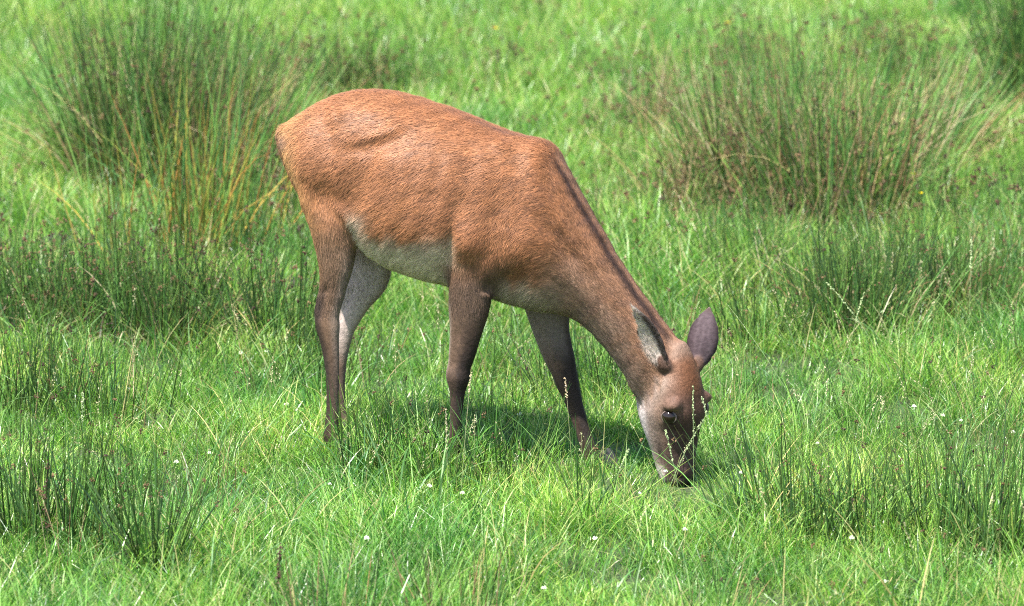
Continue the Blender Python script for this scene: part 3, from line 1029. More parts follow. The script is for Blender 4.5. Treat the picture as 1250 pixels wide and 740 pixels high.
# ---- eyes
def principled(name, c, rough, spec=.5, coat=0):
    m, nt, out = new_mat(name)
    p = N(nt, "ShaderNodeBsdfPrincipled"); p.inputs["Base Color"].default_value = (*c, 1); p.inputs["Roughness"].default_value = rough
    p.inputs["Specular IOR Level"].default_value = spec; p.inputs["Coat Weight"].default_value = coat; p.inputs["Coat Roughness"].default_value = .03
    no = N(nt, "ShaderNodeTexNoise"); no.inputs["Scale"].default_value = 60
    bp = N(nt, "ShaderNodeBump"); bp.inputs["Strength"].default_value = .1; bp.inputs["Distance"].default_value = .002
    nt.links.new(no.outputs["Fac"], bp.inputs["Height"]); nt.links.new(bp.outputs[0], p.inputs["Normal"])
    nt.links.new(p.outputs[0], out.inputs[0])
    return m


M_eye = principled("eye_wet", (.012, .007, .005), .09, .4, 0.0)
M_hoof = principled("hoof_horn", (.014, .011, .010), .5)
M_lid = principled("eyelid_skin", (.10, .07, .055), .55)


def ball(r, k=(1, 1, 1), nu=20, nv2=14):
    V = []; F = []
    for i in range(nv2 + 1):
        p = math.pi * i / nv2
        for j in range(nu):
            t = 2 * math.pi * j / nu
            V.append((r * k[0] * math.sin(p) * math.cos(t), r * k[1] * math.sin(p) * math.sin(t), r * k[2] * math.cos(p)))
    for i in range(nv2):
        for j in range(nu):
            F.append((i * nu + j, i * nu + (j + 1) % nu, (i + 1) * nu + (j + 1) % nu, (i + 1) * nu + j))
    return np.array(V), np.array(F)


for sg in (1, -1):
    V, F = ball(.0255)
    ec = hp(EYE_H, EYE_F, sg * (EYE_L - .0090))
    o = link("eye", mk_mesh("eye", V, F[:, ::-1], mat=M_eye, smooth=True), deer)
    o.location = ec - ORG
    # eyelid: a soft almond rim round the eye
    out_ = HL * sg * .9 + HN_ * .42; out_ /= np.linalg.norm(out_)
    ex_ = np.cross(out_, ZUP); ex_ /= np.linalg.norm(ex_)
    ey_ = np.cross(ex_, out_)
    rings = []; nr_, ns_ = 28, 8
    for i in range(nr_):
        t = 2 * math.pi * i / nr_
        for j in range(ns_):
            s = 2 * math.pi * j / ns_
            R0 = .0225 + .0030 * math.cos(s)
            zz = .0100 + .0035 * math.sin(s)
            rings.append(ex_ * R0 * 1.08 * math.cos(t) + ey_ * R0 * .86 * math.sin(t) + out_ * zz)
    rings = np.array(rings)
    F = np.array([(i * ns_ + j, ((i + 1) % nr_) * ns_ + j, ((i + 1) % nr_) * ns_ + (j + 1) % ns_, i * ns_ + (j + 1) % ns_) for i in range(nr_) for j in range(ns_)])
    link("eyelid", mk_mesh("eyelid", rings, F, mat=M_lid, smooth=True), o)

# ---- cloven hooves
def hoof(at, nm):
    z0 = float(gh(at[0], at[1]))
    parts_ = []
    for sg in (1, -1):
        secs = [(0.0, .0, .052, .017), (.015, .004, .047, .0165), (.032, .010, .038, .0155), (.048, .012, .028, .013), (.060, .010, .020, .010)]
        V = []; nn = 12
        for z, fo, ln_, wd_ in secs:
            for j in range(nn):
                t = 2 * math.pi * j / nn
                V.append(FWD * (math.cos(t) * ln_ * .75 + .012 - z * .35 + (0.02 if math.cos(t) > .8 and z < .01 else 0)) + LAT * (sg * .0165 + math.sin(t) * wd_) + ZUP * z)
        V = np.array(V)
        F = [(i * nn + j, i * nn + (j + 1) % nn, (i + 1) * nn + (j + 1) % nn, (i + 1) * nn + j) for i in range(len(secs) - 1) for j in range(nn)]
        parts_.append((V, np.array(F), np.ones((len(V), 3))))
    V, F, _ = cat(parts_)
    o = link("hoof", mk_mesh("hoof", V, F, mat=M_hoof, smooth=True), deer)
    p = np.array([at[0], at[1], z0 + .0])
    o.location = p - ORG


for nm, pp in (("nf", nf), ("nh", nh), ("fh", fh), ("ff", ff)):
    print("foot", nm, pp[-1], "ground", float(gh(pp[-1][0], pp[-1][1])))
    hoof(pp[-1] + FWD * .012, nm)
#@@END_DEER

# ------------------------------------------------------------------ rushes
R_DARK = np.array([[.03, .078, .018], [.042, .10, .022], [.055, .12, .028], [.035, .075, .03], [.08, .15, .035]])
R_MID = np.array([[.09, .21, .04], [.13, .27, .06], [.07, .18, .05], [.17, .29, .06]])
R_DEAD = np.array([[.34, .24, .13], [.28, .18, .10], [.40, .32, .20], [.24, .13, .07], [.42, .34, .16]])
R_GOLD = np.array([[.30, .27, .05], [.38, .26, .06], [.22, .26, .05], [.40, .18, .05]])
HEADC = np.array([[.075, .040, .022], [.11, .062, .030], [.045, .026, .018], [.15, .09, .045]])


def rush_parts(n, rad, L, lean, palette, heads, tilt=(0, 0), rr=.0015, seg=5, bend=.25, Lvar=.35, hs=1.0):
    """stems (and their seed heads) of one clump about the origin"""
    r = rad * np.sqrt(rng.random(n)); a = rng.uniform(0, 6.283, n)
    bx, by = r * np.cos(a), r * np.sin(a)
    ox = bx / rad * lean + rng.normal(0, lean * .45, n) + tilt[0]; oy = by / rad * lean + rng.normal(0, lean * .45, n) + tilt[1]
    az = np.arctan2(oy, ox); le = np.hypot(ox, oy)
    Ls = L * rng.uniform(1 - Lvar, 1.05, n)
    base = np.stack([bx, by, np.full(n, -.02)], -1)
    P = spine(base, az, Ls, le, rng.normal(bend * .4, bend * .5, n) + (rng.random(n) < .14) * rng.uniform(.4, 1.5, n), seg)
    c = palette[rng.integers(0, len(palette), n)] * np.where(rng.random(n) < .4, rng.uniform(.4, .75, n), rng.uniform(.85, 1.55, n))[:, None]
    tipc = c * .8 + np.array([.05, .03, .0]) * (rng.random(n) < .35)[:, None]
    stems = prisms(P, rr * rng.uniform(.75, 1.25, n), c * .8 + np.array([.02, .01, 0]), tipc, cm=c)
    hsel = np.where(rng.random(n) < heads)[0]
    hd = None
    if len(hsel):
        f = rng.uniform(.72, .93, len(hsel)) * seg
        k = np.floor(f).astype(int).clip(0, seg - 1)
        q = (f - k)[:, None]
        pos = P[hsel, k] * (1 - q) + P[hsel, k + 1] * q
        m_ = 7
        cc = np.repeat(pos, m_, 0) + rng.normal(0, .0042 * hs, (len(hsel) * m_, 3)) + np.repeat(rng.normal(0, .004, (len(hsel), 3)), m_, 0)
        hc_ = np.repeat(HEADC[rng.integers(0, 4, len(hsel))], m_, 0) * rng.uniform(.7, 1.4, (len(hsel) * m_, 1))
        hd = blobs(cc, rng.uniform(.0018, .0036, len(cc)) * hs, hc_, elong=1.5)
    return stems, hd


def rush_clump(px, py, H_px, rad, n, lean, kinds, label, group="rush clumps in the meadow", heads=.12, tilt=(0, 0), rr=.0016, bend=.25, hs=1.0):
    p = ground_at(px, py)
    L = H_px * mpp(p) / math.cos(PITCH) * (1.22 if n > 140 else 1.35 if 240 < py < 520 else 1.2)
    rr = rr * (1.45 if n > 140 else 1.0)
    n = int(n * (1.25 if n > 140 else 2.3 if 240 < py < 520 else 1.15))
    rad = rad * (1.7 if 240 < py < 520 else 1.0)
    t = bpy.data.objects.new("rush_clump", None); COL.objects.link(t)
    t.location = (p[0], p[1], float(gh(p[0], p[1])))
    tag(t, label, "rush clump", group)
    subs = [(0, 0, 1.0, 1.0, 0, 0)]
    if n > 140:      # big tussocks are several tufts grown together
        subs = [(rng.normal(0, rad * .75), rng.normal(0, rad * .6), rng.uniform(.3, 1.2), rng.uniform(.72, 1.08), rng.normal(0, .12), rng.normal(0, .12)) for _ in range(7)]
        subs[0] = (0, 0, 1.6, 1.0, 0, 0)
    tot = sum(q[2] for q in subs)
    hds = []
    far = 1.0 if p[1] < 2.5 else 1.05
    for pal, share, nm, fl in kinds:
        sts = []
        for sx, sy, sw, sl, tx_, ty_ in subs:
            k = max(3, int(n * share * sw / tot * (1.25 if far == 1 else 1.0)))
            wk = far if nm != "dead_stems" else 1.1
            st, hd = rush_parts(k, rad * (.62 if len(subs) > 1 else 1), L * fl * sl, lean * (1 if nm == "stems" else 1.2), pal * wk, heads if nm != "dead_stems" else heads * .4, (tilt[0] + tx_, tilt[1] + ty_), rr * (1.0 if far > 1 else 1.35 if p[1] > 0.3 else 1.6), bend=bend, hs=hs, Lvar=.45)
            o_ = np.array([sx, sy, 0]); sts.append((st[0] + o_, st[1], st[2]))
            if hd: hds.append((hd[0] + o_, hd[1], hd[2]))
        link(nm, mk_mesh(nm, *cat(sts), mat=M_rush if nm == "stems" else M_dry), t, kind="stuff")
    if n > 220:      # broad arching leaves and the matted dead base
        q = int(n * .22)
        a = rng.uniform(0, 6.283, q); rd = rad * np.sqrt(rng.random(q)) * 1.1
        b0 = np.stack([rd * np.cos(a), rd * np.sin(a), np.full(q, -.02)], -1)
        Pb = spine(b0, a + rng.normal(0, .6, q), L * rng.uniform(.35, .85, q), np.abs(rng.normal(.3, .25, q)), np.abs(rng.normal(.8, .6, q)), 6)
        pl = np.array([[.30, .27, .13], [.40, .33, .20], [.13, .24, .06], [.20, .32, .10], [.33, .20, .10]])[rng.integers(0, 5, q)]
        link("leaves", mk_mesh("leaves", *ribbons(Pb, rng.uniform(.003, .0065, q), rng.uniform(0, 6.283, q), pl * .8, pl * 1.1), mat=M_dry), t, kind="stuff")
        q = int(n * .5)
        a = rng.uniform(0, 6.283, q); rd = rad * np.sqrt(rng.random(q)) * 1.2
        b0 = np.stack([rd * np.cos(a), rd * np.sin(a), rng.uniform(0, .06, q)], -1)
        Pb = spine(b0, rng.uniform(0, 6.283, q), rng.uniform(.08, .22, q), rng.uniform(.4, 1.4, q), rng.normal(.3, .5, q), 4)
        pl = np.array([[.035, .028, .012], [.08, .055, .03], [.025, .02, .01], [.12, .09, .045]])[rng.integers(0, 4, q)]
        link("dead_base", mk_mesh("dead_base", *ribbons(Pb, rng.uniform(.003, .006, q), rng.uniform(0, 6.283, q), pl, pl), mat=M_dry), t, kind="stuff")
    if hds:
        link("seed_heads", mk_mesh("seed_heads", *cat(hds), mat=M_seed), t, kind="stuff")
    return t


G_ = [(R_DARK, .7, "stems", 1.0), (R_MID, .3, "green_stems", .95)]
GM = [(R_DARK, .6, "stems", 1.0), (R_MID, .35, "green_stems", .95), (R_DEAD, .05, "dead_stems", .8)]
GD = [(R_DARK, .55, "stems", 1.0), (R_MID, .25, "green_stems", .9), (R_DEAD, .2, "dead_stems", .8)]
MD = [(R_MID, .45, "stems", 1.0), (R_DARK, .22, "green_stems", .95), (R_DEAD, .33, "dead_stems", .85)]
BR = [(R_DEAD, .6, "dead_stems", .9), (R_MID, .25, "stems", 1.0), (R_DARK, .15, "green_stems", 1.0)]
GO = [(R_GOLD, .45, "dead_stems", .85), (R_MID, .55, "stems", 1.0)]
CL = [
    # background left
    (165, 236, 250, .26, 620, .30, GD, "large dark green rush clump far behind the deer at left, tallest of the left group", dict(heads=.10, rr=.0021, hs=1.6)),
    (300, 222, 190, .20, 380, .34, BR, "brownish rush clump with dead stems just left of the deer's rump", dict(heads=.18, rr=.002, hs=1.6)),
    (238, 322, 235, .15, 170, .20, GO, "sparse yellow and orange stemmed rush clump in front of the tall left one", dict(heads=.10, rr=.0021, hs=1.5)),
    (100, 215, 120, .16, 170, .65, MD, "low splayed pale rush clump at the left foot of the tallest clump", dict(heads=.05, rr=.0018, tilt=(-.4, 0))),
    (410, 135, 110, .22, 230, .22, GD, "blurred dark rush clump rising behind the deer's rump", dict(heads=.2, rr=.0022, hs=1.8)),
    (480, 128, 90, .18, 130, .22, MD, "blurred light green rush clump behind the deer's hip", dict(heads=.2, rr=.002, hs=1.8)),
    (370, 250, 130, .12, 70, .6, BR, "thin arching straw coloured clump beside the deer's thigh", dict(heads=.05, rr=.0016)),
    # background right
    (1015, 262, 235, .24, 640, .32, MD, "big mixed green and straw rush clump in the right background, the tallest there", dict(heads=.14, rr=.0021, hs=1.7)),
    (905, 250, 190, .22, 430, .28, BR, "brown dead-looking rush clump left of the tallest right clump", dict(heads=.16, rr=.002, hs=1.6)),
    (1125, 200, 150, .24, 330, .42, MD, "pale rush clump leaning right beside the tallest right clump", dict(heads=.18, rr=.002, tilt=(.25, 0), hs=1.7)),
    (840, 275, 130, .13, 150, .36, BR, "short reddish brown rush clump between the deer's neck and the brown clump", dict(heads=.08, rr=.0018)),
    (1248, 150, 190, .16, 300, .16, G_, "dark rush clump cut by the right edge far back", dict(heads=.12, rr=.0022, hs=1.6)),
    (790, 170, 110, .2, 150, .25, BR, "faint straw rush clump far behind the deer's withers", dict(heads=.2, rr=.0018, hs=1.7)),
    (905, 105, 100, .25, 170, .22, MD, "farthest blurred rush clump above the brown right clump", dict(heads=.3, rr=.002, hs=1.8)),
    (1100, 110, 100, .25, 160, .22, GD, "blurred rush clump with rusty heads behind the pale leaning one", dict(heads=.4, rr=.002, hs=2.0)),
    # middle right
    (915, 345, 110, .15, 100, .28, G_, "middle distance rush clump right above the far ear", dict(heads=.08)),
    (985, 372, 100, .14, 110, .30, G_, "dark spreading rush clump right of the ears", dict(heads=.08)),
    (1045, 410, 130, .13, 130, .26, G_, "dense dark rush clump in the middle of the right meadow", dict(heads=.06)),
    (1110, 370, 120, .16, 120, .26, GM, "rush clump with brown heads in the middle right meadow behind the dense dark one", dict(heads=.14)),
    (1190, 385, 110, .17, 120, .26, GM, "rush clump near the right edge at mid height", dict(heads=.12)),
    (1235, 340, 110, .13, 90, .25, MD, "light rush clump cut by the right edge at mid height", dict(heads=.12)),
    (930, 420, 90, .09, 36, .34, G_, "small dark rush clump just right of the far ear", dict(heads=.05)),
    # middle left
    (40, 400, 120, .16, 130, .22, GM, "rush clump with many brown heads near the left edge at mid height", dict(heads=.22, hs=1.2)),
    (118, 410, 115, .15, 130, .24, GM, "brown headed rush clump second from the left edge at mid height", dict(heads=.22, hs=1.2)),
    (190, 425, 130, .14, 110, .24, G_, "dark brown headed rush clump below the yellow stemmed one", dict(heads=.18, hs=1.2)),
    (265, 410, 115, .13, 80, .3, GM, "rush clump with brown heads left of the blackish stalks", dict(heads=.25, hs=1.2)),
    (345, 430, 135, .11, 34, .3, G_, "few tall thin rushes just left of the hind legs", dict(heads=.2, hs=1.1)),
    (60, 500, 110, .16, 80, .22, GM, "rush clump at the left edge above the foreground ones", dict(heads=.1)),
    # foreground left
    (190, 705, 175, .05, 44, .42, G_, "fan shaped dark rush clump with a brown base in the left foreground", dict(heads=.08, rr=.0019)),
    (148, 690, 170, .06, 18, .16, G_, "thin upright rushes left of the fan shaped clump", dict(heads=.1, rr=.0018)),
    (22, 665, 165, .09, 40, .16, G_, "dark upright rush clump cut by the left edge in the foreground", dict(heads=.06, rr=.0019)),
    (82, 672, 190, .10, 36, .26, G_, "foreground rush clump second from the left edge", dict(heads=.12, rr=.0019)),
    # foreground right
    (935, 655, 150, .13, 44, .30, G_, "foreground rush clump right of the muzzle, leftmost of the right row", dict(heads=.06, rr=.0017, tilt=(-.12, 0))),
    (990, 665, 130, .10, 34, .26, G_, "loose foreground rush clump second in the right row", dict(heads=.05, rr=.0016)),
    (1060, 660, 125, .13, 52, .30, G_, "foreground rush clump in the middle of the right row", dict(heads=.06, rr=.0016)),
    (1150, 665, 150, .12, 56, .24, G_, "dense foreground rush clump fourth in the right row", dict(heads=.10, rr=.0017)),
    (1218, 685, 175, .10, 44, .20, G_, "dark foreground rush clump nearest the right edge", dict(heads=.12, rr=.0019)),
    # round the legs
    (450, 585, 110, .12, 46, .28, G_, "thin rush clump in front of the hind legs", dict(heads=.06)),
    (505, 575, 110, .12, 44, .30, G_, "thin rush clump between the hind and fore legs", dict(heads=.06)),
    (610, 590, 115, .14, 36, .36, G_, "dark rush clump right of the near foreleg", dict(heads=.08)),
    (545, 600, 80, .09, 26, .3, G_, "low rush clump at the foot of the near foreleg", dict(heads=.05)),
    (755, 620, 130, .08, 12, .55, G_, "rushes leaning right in front of the muzzle", dict(heads=.05, tilt=(.35, 0), rr=.0018)),
    (712, 645, 120, .04, 9, .15, G_, "few upright rushes in front of the farther forefoot", dict(heads=.1, rr=.0019)),
    (395, 470, 90, .1, 26, .3, G_, "small rush clump behind the hind legs", dict(heads=.06)),
    (720, 480, 90, .14, 60, .34, G_, "rush clump under the neck behind the bent foreleg", dict(heads=.05)),
    # near bottom edge
    (560, 765, 110, .16, 44, .26, MD, "blurred low rushes on the bottom edge in the middle", dict(heads=.03)),
    (400, 770, 110, .14, 34, .2, MD, "blurred low rushes on the bottom edge left of the middle", dict(heads=.03)),
    (865, 760, 90, .12, 24, .2, MD, "blurred low rushes on the bottom edge under the muzzle", dict(heads=.03)),
]
for c in CL:
    px, py, hpx, rad, n_, lean, kinds, lab, kw = c
    rush_clump(px, py, hpx, rad, n_, lean, kinds, lab, **kw)

# scattered single rushes nobody would count, thicker in patches
parts_s, parts_h = [], []
for k in range(3200):
    py = rng.uniform(0, 1) ** .8
    Y = -2.5 + py * 16
    X = rng.uniform(-1, 1) * (0.135 * (Y + 12.6) + 1.2)
    d_ = vnoise(X + 11, Y + 4, 1.1)
    if rng.random() > sstep(d_, .35, .7) * .9 + (.35 if .4 < Y < 4.5 else .08):
        continue
    if Y < -0.2 and abs(X) < .8 and rng.random() < .8:
        continue
    if X > .15 and X < .83 and Y > -1.2 and Y < .0:
        continue
    n_ = rng.integers(3, 12)
    far_ = Y > 3
    pal = R_DARK if rng.random() < .72 else R_MID
    if rng.random() < .12: pal = R_DEAD
    st, hd = rush_parts(n_, .08, rng.uniform(.22, .42) * (1.25 if far_ else 1), .3, pal, .12 if not far_ else .25, rr=.0014 if not far_ else .0018, hs=1 if not far_ else 1.7)
    o_ = np.array([X, Y, float(gh(X, Y))])
    parts_s.append((st[0] + o_, st[1], st[2]))
    if hd: parts_h.append((hd[0] + o_, hd[1], hd[2]))
rs = link("rushes", mk_mesh("rushes", *cat(parts_s), mat=M_rush))
tag(rs, "thin scattered green rushes standing singly through the meadow grass", "rushes", kind="stuff")
link("seed_heads", mk_mesh("seed_heads", *cat(parts_h), mat=M_seed), rs, kind="stuff")

# ------------------------------------------------------------------ taller flowering grasses scattered (stuff)
def panicle(P, n_g, spread, size, col):
    """grains along the upper third of the spines"""
    Nn, Sg = P.shape[0], P.shape[1] - 1
    f = rng.uniform(.68, 1.0, (Nn, n_g)) * Sg
    k = np.floor(f).astype(int).clip(0, Sg - 1); q = (f - k)[..., None]
    ar = np.arange(Nn)[:, None]
    pos = P[ar, k] * (1 - q) + P[ar, k + 1] * q
    t = (P[ar, k + 1] - P[ar, k]); t /= np.linalg.norm(t, axis=-1, keepdims=True)
    pos = pos + rng.normal(0, spread, pos.shape)
    n_ = Nn * n_g
    ax_ = t.reshape(-1, 3) + rng.normal(0, .35, (n_, 3))
    c = np.tile(col, (n_, 1)) * rng.uniform(.7, 1.25, (n_, 1))
    return blobs(pos.reshape(-1, 3), rng.uniform(.7, 1.2, n_) * size, c, axis=ax_, elong=2.6)


n = 1500
Y = rng.uniform(-2.4, 13, n); X = rng.uniform(-1, 1, n) * (0.135 * (Y + 12.6) + 1.2)
k_ = vnoise(X + 31, Y + 14, 1.3) + rng.normal(0, .2, n) > .42
X, Y = X[k_], Y[k_]; n = len(X)
base = np.stack([X, Y, gh(X, Y)], -1)
P = spine(base, rng.uniform(0, 6.283, n), rng.uniform(.2, .42, n), np.abs(rng.normal(0, .25, n)), np.abs(rng.normal(.3, .3, n)), 6)
pc = np.array([.30, .34, .13])
c = pc * rng.uniform(.7, 1.2, (n, 1))
st = prisms(P, np.full(n, .0009), c * .8, c * 1.1, tip=.5)
pn = panicle(P, 12, .003, .0017, np.array([.42, .38, .22]))
mg = link("meadow_grass", mk_mesh("meadow_grass", *st, mat=M_dry))
tag(mg, "thin pale flowering grass stalks scattered through the meadow", "grass", kind="stuff")
link("seed_heads", mk_mesh("panicles", *pn, mat=M_seed), mg, kind="stuff")
# long arching loose blades, pale and bluish
n = 2600
Y = rng.uniform(-2.4, 12, n); X = rng.uniform(-1, 1, n) * (0.135 * (Y + 12.6) + 1.2)
base = np.stack([X, Y, gh(X, Y)], -1)
L = rng.uniform(.14, .34, n)
P = spine(base, rng.uniform(0, 6.283, n), L, np.abs(rng.normal(.15, .3, n)), np.abs(rng.normal(.9, .6, n)), 6)
lc = np.array([[.14, .28, .07], [.18, .31, .11], [.10, .24, .04], [.34, .32, .16], [.24, .36, .15]])[rng.integers(0, 5, n)]
lv = ribbons(P, rng.uniform(.0018, .0038, n), rng.uniform(0, 6.283, n), lc * .8, lc * 1.1)
lb = link("long_grass", mk_mesh("long_grass", *lv, mat=M_grass))
tag(lb, "loose long arching pale grass blades among the short meadow grass", "grass", kind="stuff")


# ------------------------------------------------------------------ single flowering stalks one can point at
def stalk(x0, y0, tipx, tipy, label, bendx=0.0, dy=0.0, size=.0017, n_g=42, r=.0011, col=(.38, .45, .22), share=.35):
    """a stalk rooted at ground drawing point (x0, y0), its tip over (tipx, tipy) in the same upright plane"""
    p0 = ground_at(x0, y0)
    p1 = plane_hit(tipx, tipy, p0 + np.array([0, dy, 0]), np.array([0, 1.0, 0]))
    t = bpy.data.objects.new("flowering_grass", None); COL.objects.link(t); t.location = p0
    tag(t, label, "grass stalk", "single flowering grass stalks")
    s = np.linspace(0, 1, 11)[:, None]
    mid = (p0 + p1) / 2 + np.array([bendx, 0, .04])
    C = (1 - s) ** 2 * p0 + 2 * s * (1 - s) * mid + s ** 2 * p1
    P = (C - p0)[None]
    cb = np.array([[.20, .33, .09]]); ct = np.array([list(col)])
    link("stem", mk_mesh("stem", *prisms(P, np.array([r]), cb, ct, tip=.5), mat=M_rush), t)
    f = np.sort(rng.uniform(1 - share, 1.0, n_g)) * 10
    k = np.floor(f).astype(int).clip(0, 9); q = (f - k)[:, None]
    pos = P[0, k] * (1 - q) + P[0, k + 1] * q + rng.normal(0, .0018, (n_g, 3))
    ax_ = (P[0, k + 1] - P[0, k]); ax_ /= np.linalg.norm(ax_, axis=1, keepdims=True); ax_ = ax_ + rng.normal(0, .4, (n_g, 3))
    link("seed_head", mk_mesh("seed_head", *blobs(pos, rng.uniform(.7, 1.2, n_g) * size, np.tile(np.array(col), (n_g, 1)) * rng.uniform(.8, 1.2, (n_g, 1)), axis=ax_, elong=2.0), mat=M_seed), t, kind="stuff")


stalk(847, 655, 846, 470, "upright pale grass spike crossing the deer's face")
stalk(800, 650, 863, 506, "pale grass spike leaning right across the deer's muzzle", bendx=-.02)
stalk(838, 655, 812, 524, "grass spike leaning left below the deer's eye", size=.002)
stalk(895, 660, 857, 484, "thin grass spike rising beside the deer's forehead", size=.0018)
stalk(735, 640, 768, 548, "short pale grass stalk between forefoot and muzzle", size=.002)
stalk(1092, 470, 1009, 345, "arching pale grass stalk in the middle right meadow", bendx=.02, size=.002)
stalk(1030, 470, 1055, 358, "pale stalk crossing the arching one in the right meadow", bendx=-.01, size=.002)
stalk(1182, 440, 1186, 290, "upright whitish grass spike at the right, between rushes", size=.0026)
stalk(985, 520, 888, 372, "long pale stem leaning left from below the far ear", r=.0012, n_g=10, size=.0015)
stalk(1180, 520, 1190, 405, "pale straight stalk standing in short grass at the right", n_g=30)
stalk(548, 655, 544, 500, "pale grass stalk in front of the near foreleg", col=(.5, .42, .26))
stalk(560, 640, 575, 455, "straw grass stalk with a loose head against the near knee", col=(.55, .45, .28), share=.15)
stalk(700, 600, 690, 462, "straw grass head against the farther knee", col=(.55, .42, .26), share=.2)
stalk(50, 380, 50, 300, "short whitish grass spike among the left rushes", size=.003)
stalk(100, 600, 101, 478, "pale grass spike above the left foreground rushes", size=.0024)

# blackish dead dock-like stalks on the left
def dark_stalk(px, py, h_px, label, lean=.05):
    p = ground_at(px, py); L = h_px * mpp(p)
    P = spine(np.zeros((1, 3)), np.array([.5]), np.array([L]), np.array([lean]), np.array([.05]), 6)
    t = bpy.data.objects.new("dead_stalk", None); COL.objects.link(t); t.location = p
    tag(t, label, "dead stalk", "blackish dead stalks")
    link("stem", mk_mesh("stem", *prisms(P, np.array([.0032]), np.array([[.03, .02, .015]]), np.array([[.05, .03, .02]]), tip=.5), mat=M_seed), t)
    n_ = 60
    f = rng.uniform(.35, 1, n_) * 6; k = np.floor(f).astype(int).clip(0, 5); q = (f - k)[:, None]
    pos = P[0, k] * (1 - q) + P[0, k + 1] * q + rng.normal(0, .003, (n_, 3))
    link("seed_head", mk_mesh("seed_head", *blobs(pos, rng.uniform(.002, .0045, n_), np.tile([[.07, .035, .025]], (n_, 1)) * rng.uniform(.6, 1.5, (n_, 1)), elong=1.3), mat=M_seed), t, kind="stuff")


dark_stalk(314, 410, 108, "blackish knobbly dead stalk left of the hind legs")
dark_stalk(338, 742, 78, "dark dead stalk standing at the bottom edge")
dark_stalk(53, 680, 118, "dark thick dead stalk among the left foreground rushes")
dark_stalk(1220, 650, 110, "dark thin dead stalk among the right foreground rushes")

# ------------------------------------------------------------------ flowers
def flower_mesh(kind, h):
    P = spine(np.zeros((1, 3)), np.array([rng.uniform(0, 6.28)]), np.array([h]), np.array([.08]), np.array([.2]), 3)
    parts_ = [prisms(P, np.array([.001]), np.array([[.1, .22, .04]]), np.array([[.1, .22, .05]]), tip=.8)]
    top = P[0, -1]
    if kind == "clover":
        n_ = 42
        d = rng.normal(size=(n_, 3)); d[:, 2] = np.abs(d[:, 2]) * .9 - .15; d /= np.linalg.norm(d, axis=1, keepdims=True)
        parts_.append(blobs(top + d * .0065, rng.uniform(.0016, .0026, n_), np.tile([[.78, .76, .70]], (n_, 1)) * rng.uniform(.8, 1.05, (n_, 1)), axis=d, elong=2.4))
    else:
        for k in range(5):
            a = k * 1.2566
            d = np.array([math.cos(a), math.sin(a), .45])
            s = np.array([-math.sin(a), math.cos(a), 0])
            c0 = top
            V = np.array([c0, c0 + d * .008 + s * .006, c0 + d * .013 + s * .003 + [0, 0, .002], c0 + d * .013 - s * .003 + [0, 0, .002], c0 + d * .008 - s * .006])
            F = np.array([[0, 1, 2], [0, 2, 3], [0, 3, 4]])
            parts_.append((V, F, np.tile([[.80, .58, .01]], (5, 1))))
        parts_.append(blobs(np.array([top + [0, 0, .004]]), np.array([.003]), np.array([[.5, .4, .02]])))
    return cat(parts_)


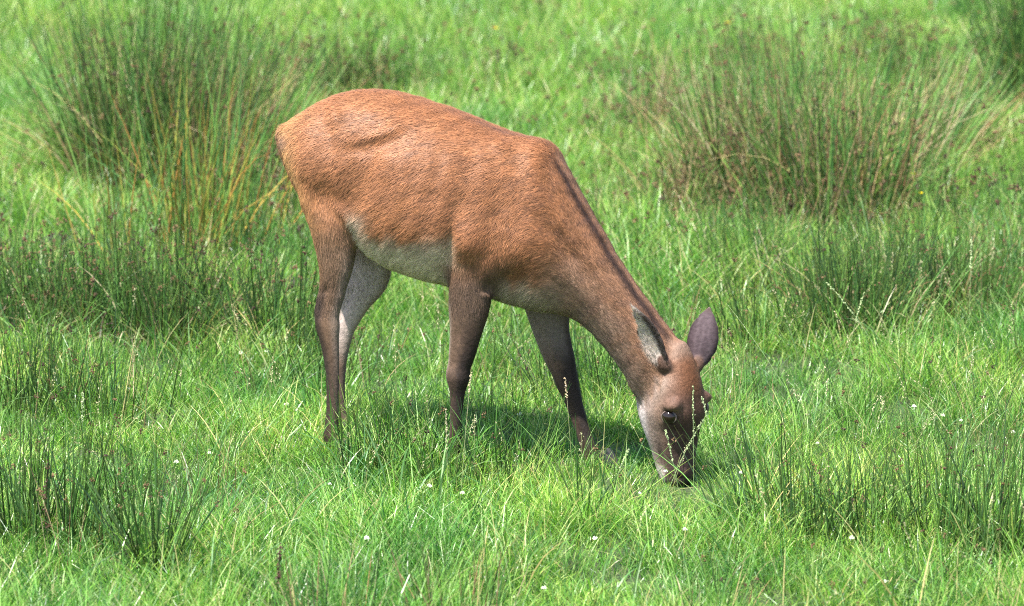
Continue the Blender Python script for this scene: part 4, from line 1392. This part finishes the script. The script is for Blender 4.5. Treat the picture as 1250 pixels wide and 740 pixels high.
protos = {k: [mk_mesh(k + "_flower", *flower_mesh(k, h), mat=M_petal) for h in hs_] for k, hs_ in (("clover", (.09, .11, .13)), ("buttercup", (.22, .30)))}
WH = [(298, 455, "white clover flower between the left rushes and the hind legs"), (243, 440, "small white clover flower behind the left rushes, leftmost of three in a row"), (332, 462, "small white clover flower nearest the hind legs, rightmost of the row of three at left"), (524, 618, "white clover flower in the grass below the near foreleg"), (407, 616, "white clover flower low in front of the hind legs"),
      (495, 690, "small white clover flower left of the bottom middle rushes"), (780, 618, "white clover flower left of the muzzle"), (817, 602, "white clover flower touching the muzzle"), (830, 685, "small white clover flower in the short grass below the muzzle"), (567, 628, "small white clover flower in the grass between the forefeet and the bottom edge"), (669, 750, "lone white clover flower on the bottom edge in the middle"), (1109, 530, "leftmost of three white clover flowers in the right grass"),
      (1175, 533, "rightmost of three white clover flowers in the right grass"), (1155, 535, "middle one of three white clover flowers in the right grass"), (1036, 695, "small white clover flower behind the middle of the right foreground rushes"), (1076, 738, "small white clover flower on the bottom edge at right"), (1151, 462, "left one of two clover flowers far right at mid height"), (1174, 474, "right one of two clover flowers far right at mid height"),
      (218, 592, "small white clover flower just above the fan shaped rush clump"), (260, 578, "small white clover flower upper right of the fan shaped rush clump"), (640, 545, "white clover flower between the near foreleg and the farther foreleg"), (1000, 560, "lone clover flower in the bare grass right of the muzzle"), (905, 610, "clover flower just right below the muzzle"), (440, 700, "clover flower low at left of the bottom middle"), (590, 680, "clover flower below the near foreleg, close to the bottom"), (720, 690, "clover flower below the farther forefoot, close to the bottom"), (1230, 560, "clover flower nearest the right edge"), (350, 520, "clover flower left of the hind legs in the short grass"), (160, 500, "clover flower among the left rushes at mid height")]
for i, (px, py, lab) in enumerate(WH):
    p = ground_at(px, py)
    o = link("clover_flower", protos["clover"][i % 3]); o.location = p; o.rotation_euler.z = rng.uniform(0, 6)
    o.scale = (float(rng.uniform(.5, .85)),) * 3
    tag(o, lab or "small white clover flower dotted in open short grass", "flower", "white clover flowers")
for i, (px, py, lab, h) in enumerate([(893, 85, "yellow buttercup above the brown right clump", 1), (1076, 65, "yellow buttercup at the top over the right clumps", 1), (1118, 265, "yellow buttercup right of the tallest right clump", 1),
                                   (496, 60, "yellow buttercup at the top behind the deer's hip", 1), (609, 92, "yellow buttercup above the deer's back", 1), (1133, 290, "small yellow buttercup low right of the big clump", .7)]):
    p = ground_at(px, py)
    o = link("buttercup", protos["buttercup"][i % 2]); o.location = p; s = 1.35 * h if py < 200 else h; o.scale = (s, s, s * .9)
    tag(o, lab, "flower", "yellow buttercups")

# ------------------------------------------------------------------ dark clods of bare peat
def clod(px, py, r, label):
    p = ground_at(px, py)
    V, F = ball(1, nu=22, nv2=14)
    k = 1 + .35 * (vnoise(V[:, 0] * 3 + px, V[:, 1] * 3 + V[:, 2] * 2, .9) - .5) + .25 * (vnoise(V[:, 0] * 3 + 9, V[:, 2] * 3 + V[:, 1] * 2, .4) - .5)
    V = V * k[:, None] * np.array([r * 1.5, r, r * .75])
    o = link("peat_clod", mk_mesh("peat_clod", V, F[:, ::-1], mat=M_peat, smooth=True)); o.location = p + np.array([0, 0, r * .45])
    tag(o, label, "clod", "dark peat clods")


M_peat = principled("peat", (.022, .016, .014), .9)
clod(74, 305, .055, "dark peat clod at the left behind the brown headed rushes")
clod(362, 356, .05, "dark peat clod just left of the deer's thigh")
clod(335, 362, .03, "small dark peat clod left of the one by the thigh")
print("tri estimate done")
